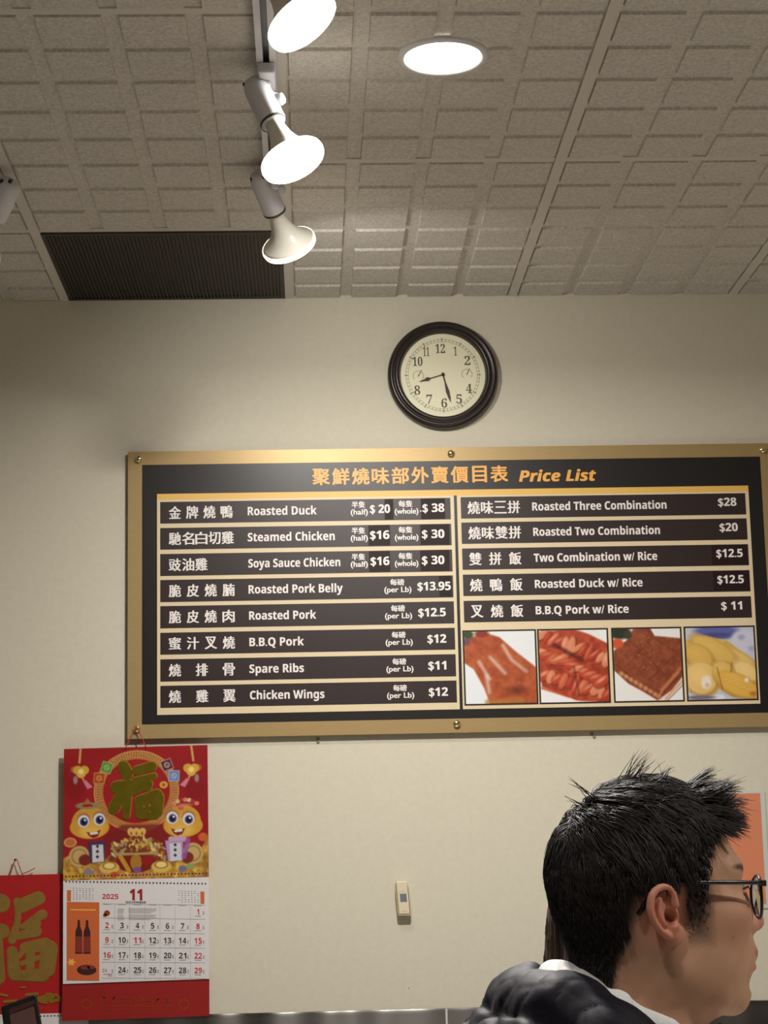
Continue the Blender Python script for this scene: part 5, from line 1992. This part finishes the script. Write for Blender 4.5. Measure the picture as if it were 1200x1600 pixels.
def hand_sdf(wr, s):
    """relaxed hand hanging from the cuff at wr (head frame), thumb forward; s = side"""
    wr = np.array(wr)

    def f(P):
        d = cap(P, wr + (0, 0, .02), wr + (.004, 0, -.02), .024, .022)
        d = smin(d, smin(cap(P, wr + (-.016, 0, -.045), wr + (-.018, -.004 * s, -.080), .0150, .0130), cap(P, wr + (.018, 0, -.045), wr + (.020, -.004 * s, -.082), .0150, .0130), .02), .02)
        for k, (dx, L) in enumerate(((.026, .070), (.009, .078), (-.008, .072), (-.024, .056))):
            a = wr + (dx * .95, -.003 * s, -.084)
            b = a + (dx * .08 + .004, -.006 * s, -L * .5)
            c = b + (.004, -.014 * s, -L * .34)
            e = c + (.002, -.014 * s, -L * .16)
            d = smin(d, chain(P, [(a, .0092), (b, .0084), (c, .0076), (e, .0066)], 0), .004)
        a = wr + (.024, -.004 * s, -.040)
        d = smin(d, chain(P, [(a, .0130), (a + (.020, -.010 * s, -.030), .0105), (a + (.026, -.016 * s, -.056), .0085)], 0), .008)
        return d
    return f


def hands(cuffs):
    for (x, y, z) in cuffs:
        s = 1 if y > 0 else -1
        V, F = surface(hand_sdf((x, y, z), s), (x - .07, y - .06, z - .20), (x + .09, y + .06, z + .05), .0042, fix=2)
        part('hand', V, F, M['skin'], colors=skin_plain(V))


def skin_plain(V):
    return np.tile(np.array((206, 160, 130), float), (len(V), 1))


hands([(.085, .181 * s, -.835) for s in (-1, 1)])

# second person, hidden behind the man but for the ends of long brown hair
man_place = place
W_AT = at(990, 1470, -2.36)
place = person_frame(W_AT, math.radians(20), .93)
FLOOR_W = -W_AT[2] / .93
wv = HV
wcol = skin_colors(HV)
woman = fast_mesh('person', place(HV), HF, M['skin'], None, (W_AT[0], W_AT[1], 0), wcol)
tag(woman, 'person with long dark brown hair standing hidden behind the man in glasses', 'person')
man_obj, man = man, woman


def long_hair_sdf(P):
    Y = P.copy()
    Y[:, 1] = np.abs(Y[:, 1])
    d = ell(P, (-.010, 0, .050), (.1050, .0880, .0960))
    d = smin(d, chain(Y, [((-.060, .030, .02), .060), ((-.085, .035, -.10), .050), ((-.100, .035, -.24), .040), ((-.104, .030, -.34), .022)], .02), .03)
    d = smin(d, chain(Y, [((-.02, .070, .04), .03), ((-.05, .080, -.08), .028), ((-.07, .075, -.22), .02)], .02), .02)
    face = smax(.02 - P[:, 0], P[:, 2] - .085, .01)
    d = smax(d, -smax(.012 - P[:, 0], P[:, 2] - .080 - .0 * P[:, 0], .02), .01)
    ang = np.arctan2(P[:, 1], -P[:, 0] - .02)
    return d - .0016 * np.sin(ang * 60 + P[:, 2] * 14) - .0010 * np.sin(ang * 130)


V, F = surface(long_hair_sdf, (-.17, -.13, -.38), (.11, .13, .16), .0042, fix=1)
part('hair', V, F, M['hair_brown'])


def coat_sdf(P):
    Y = P.copy()
    Y[:, 1] = np.abs(Y[:, 1])
    d = ell(Y, (-.035, 0, -.42), (.120, .175, .230))
    d = smin(d, ell(Y, (-.035, 0, -.72), (.130, .175, .30)), .05)
    d = smin(d, cap(Y, (-.04, .06, -.245), (-.04, .150, -.290), .060, .065), .05)
    d = smin(d, chain(Y, [((-.04, .165, -.300), .064), ((-.06, .215, -.560), .052), ((.03, .18, -.76), .045)], .02), .03)
    d = smin(d, cap(Y, (-.06, .0, -.19), (.0, .05, -.215), .05), .03)
    d = smax(d, -cap(P, (-.038, 0, -.30), (-.03, 0, -.05), .060, .064), .01)
    return smax(d, -P[:, 2] - .95, .01)


V, F = surface(coat_sdf, (-.2, -.3, -.98), (.15, .3, -.12), .009, fix=1)
part('coat', V, F, M['coat'])
hands([(.045, .176 * s, -.800) for s in (-1, 1)])
FLOOR_Z = FLOOR_W
V, F = surface(lambda P: legs_sdf(P + np.array((0, 0, 0), np.float32)), (-.2, -.22, FLOOR_Z), (.12, .22, -.66), .014, fix=1)
part('trousers', V, F, M['denim'])
for s in (-1, 1):
    sh = lambda P, s=s: smax(smin(ell(P, (-.005, .102 * s, FLOOR_Z + .040), (.140, .046, .045)), ell(P, (-.065, .100 * s, FLOOR_Z + .07), (.060, .046, .060)), .03), FLOOR_Z - P[:, 2], .004)
    V, F = surface(sh, (-.19, .102 * s - .07, FLOOR_Z - .01), (.17, .102 * s + .07, FLOOR_Z + .15), .009, fix=1)
    part('shoe', V, F, M['shoe'])
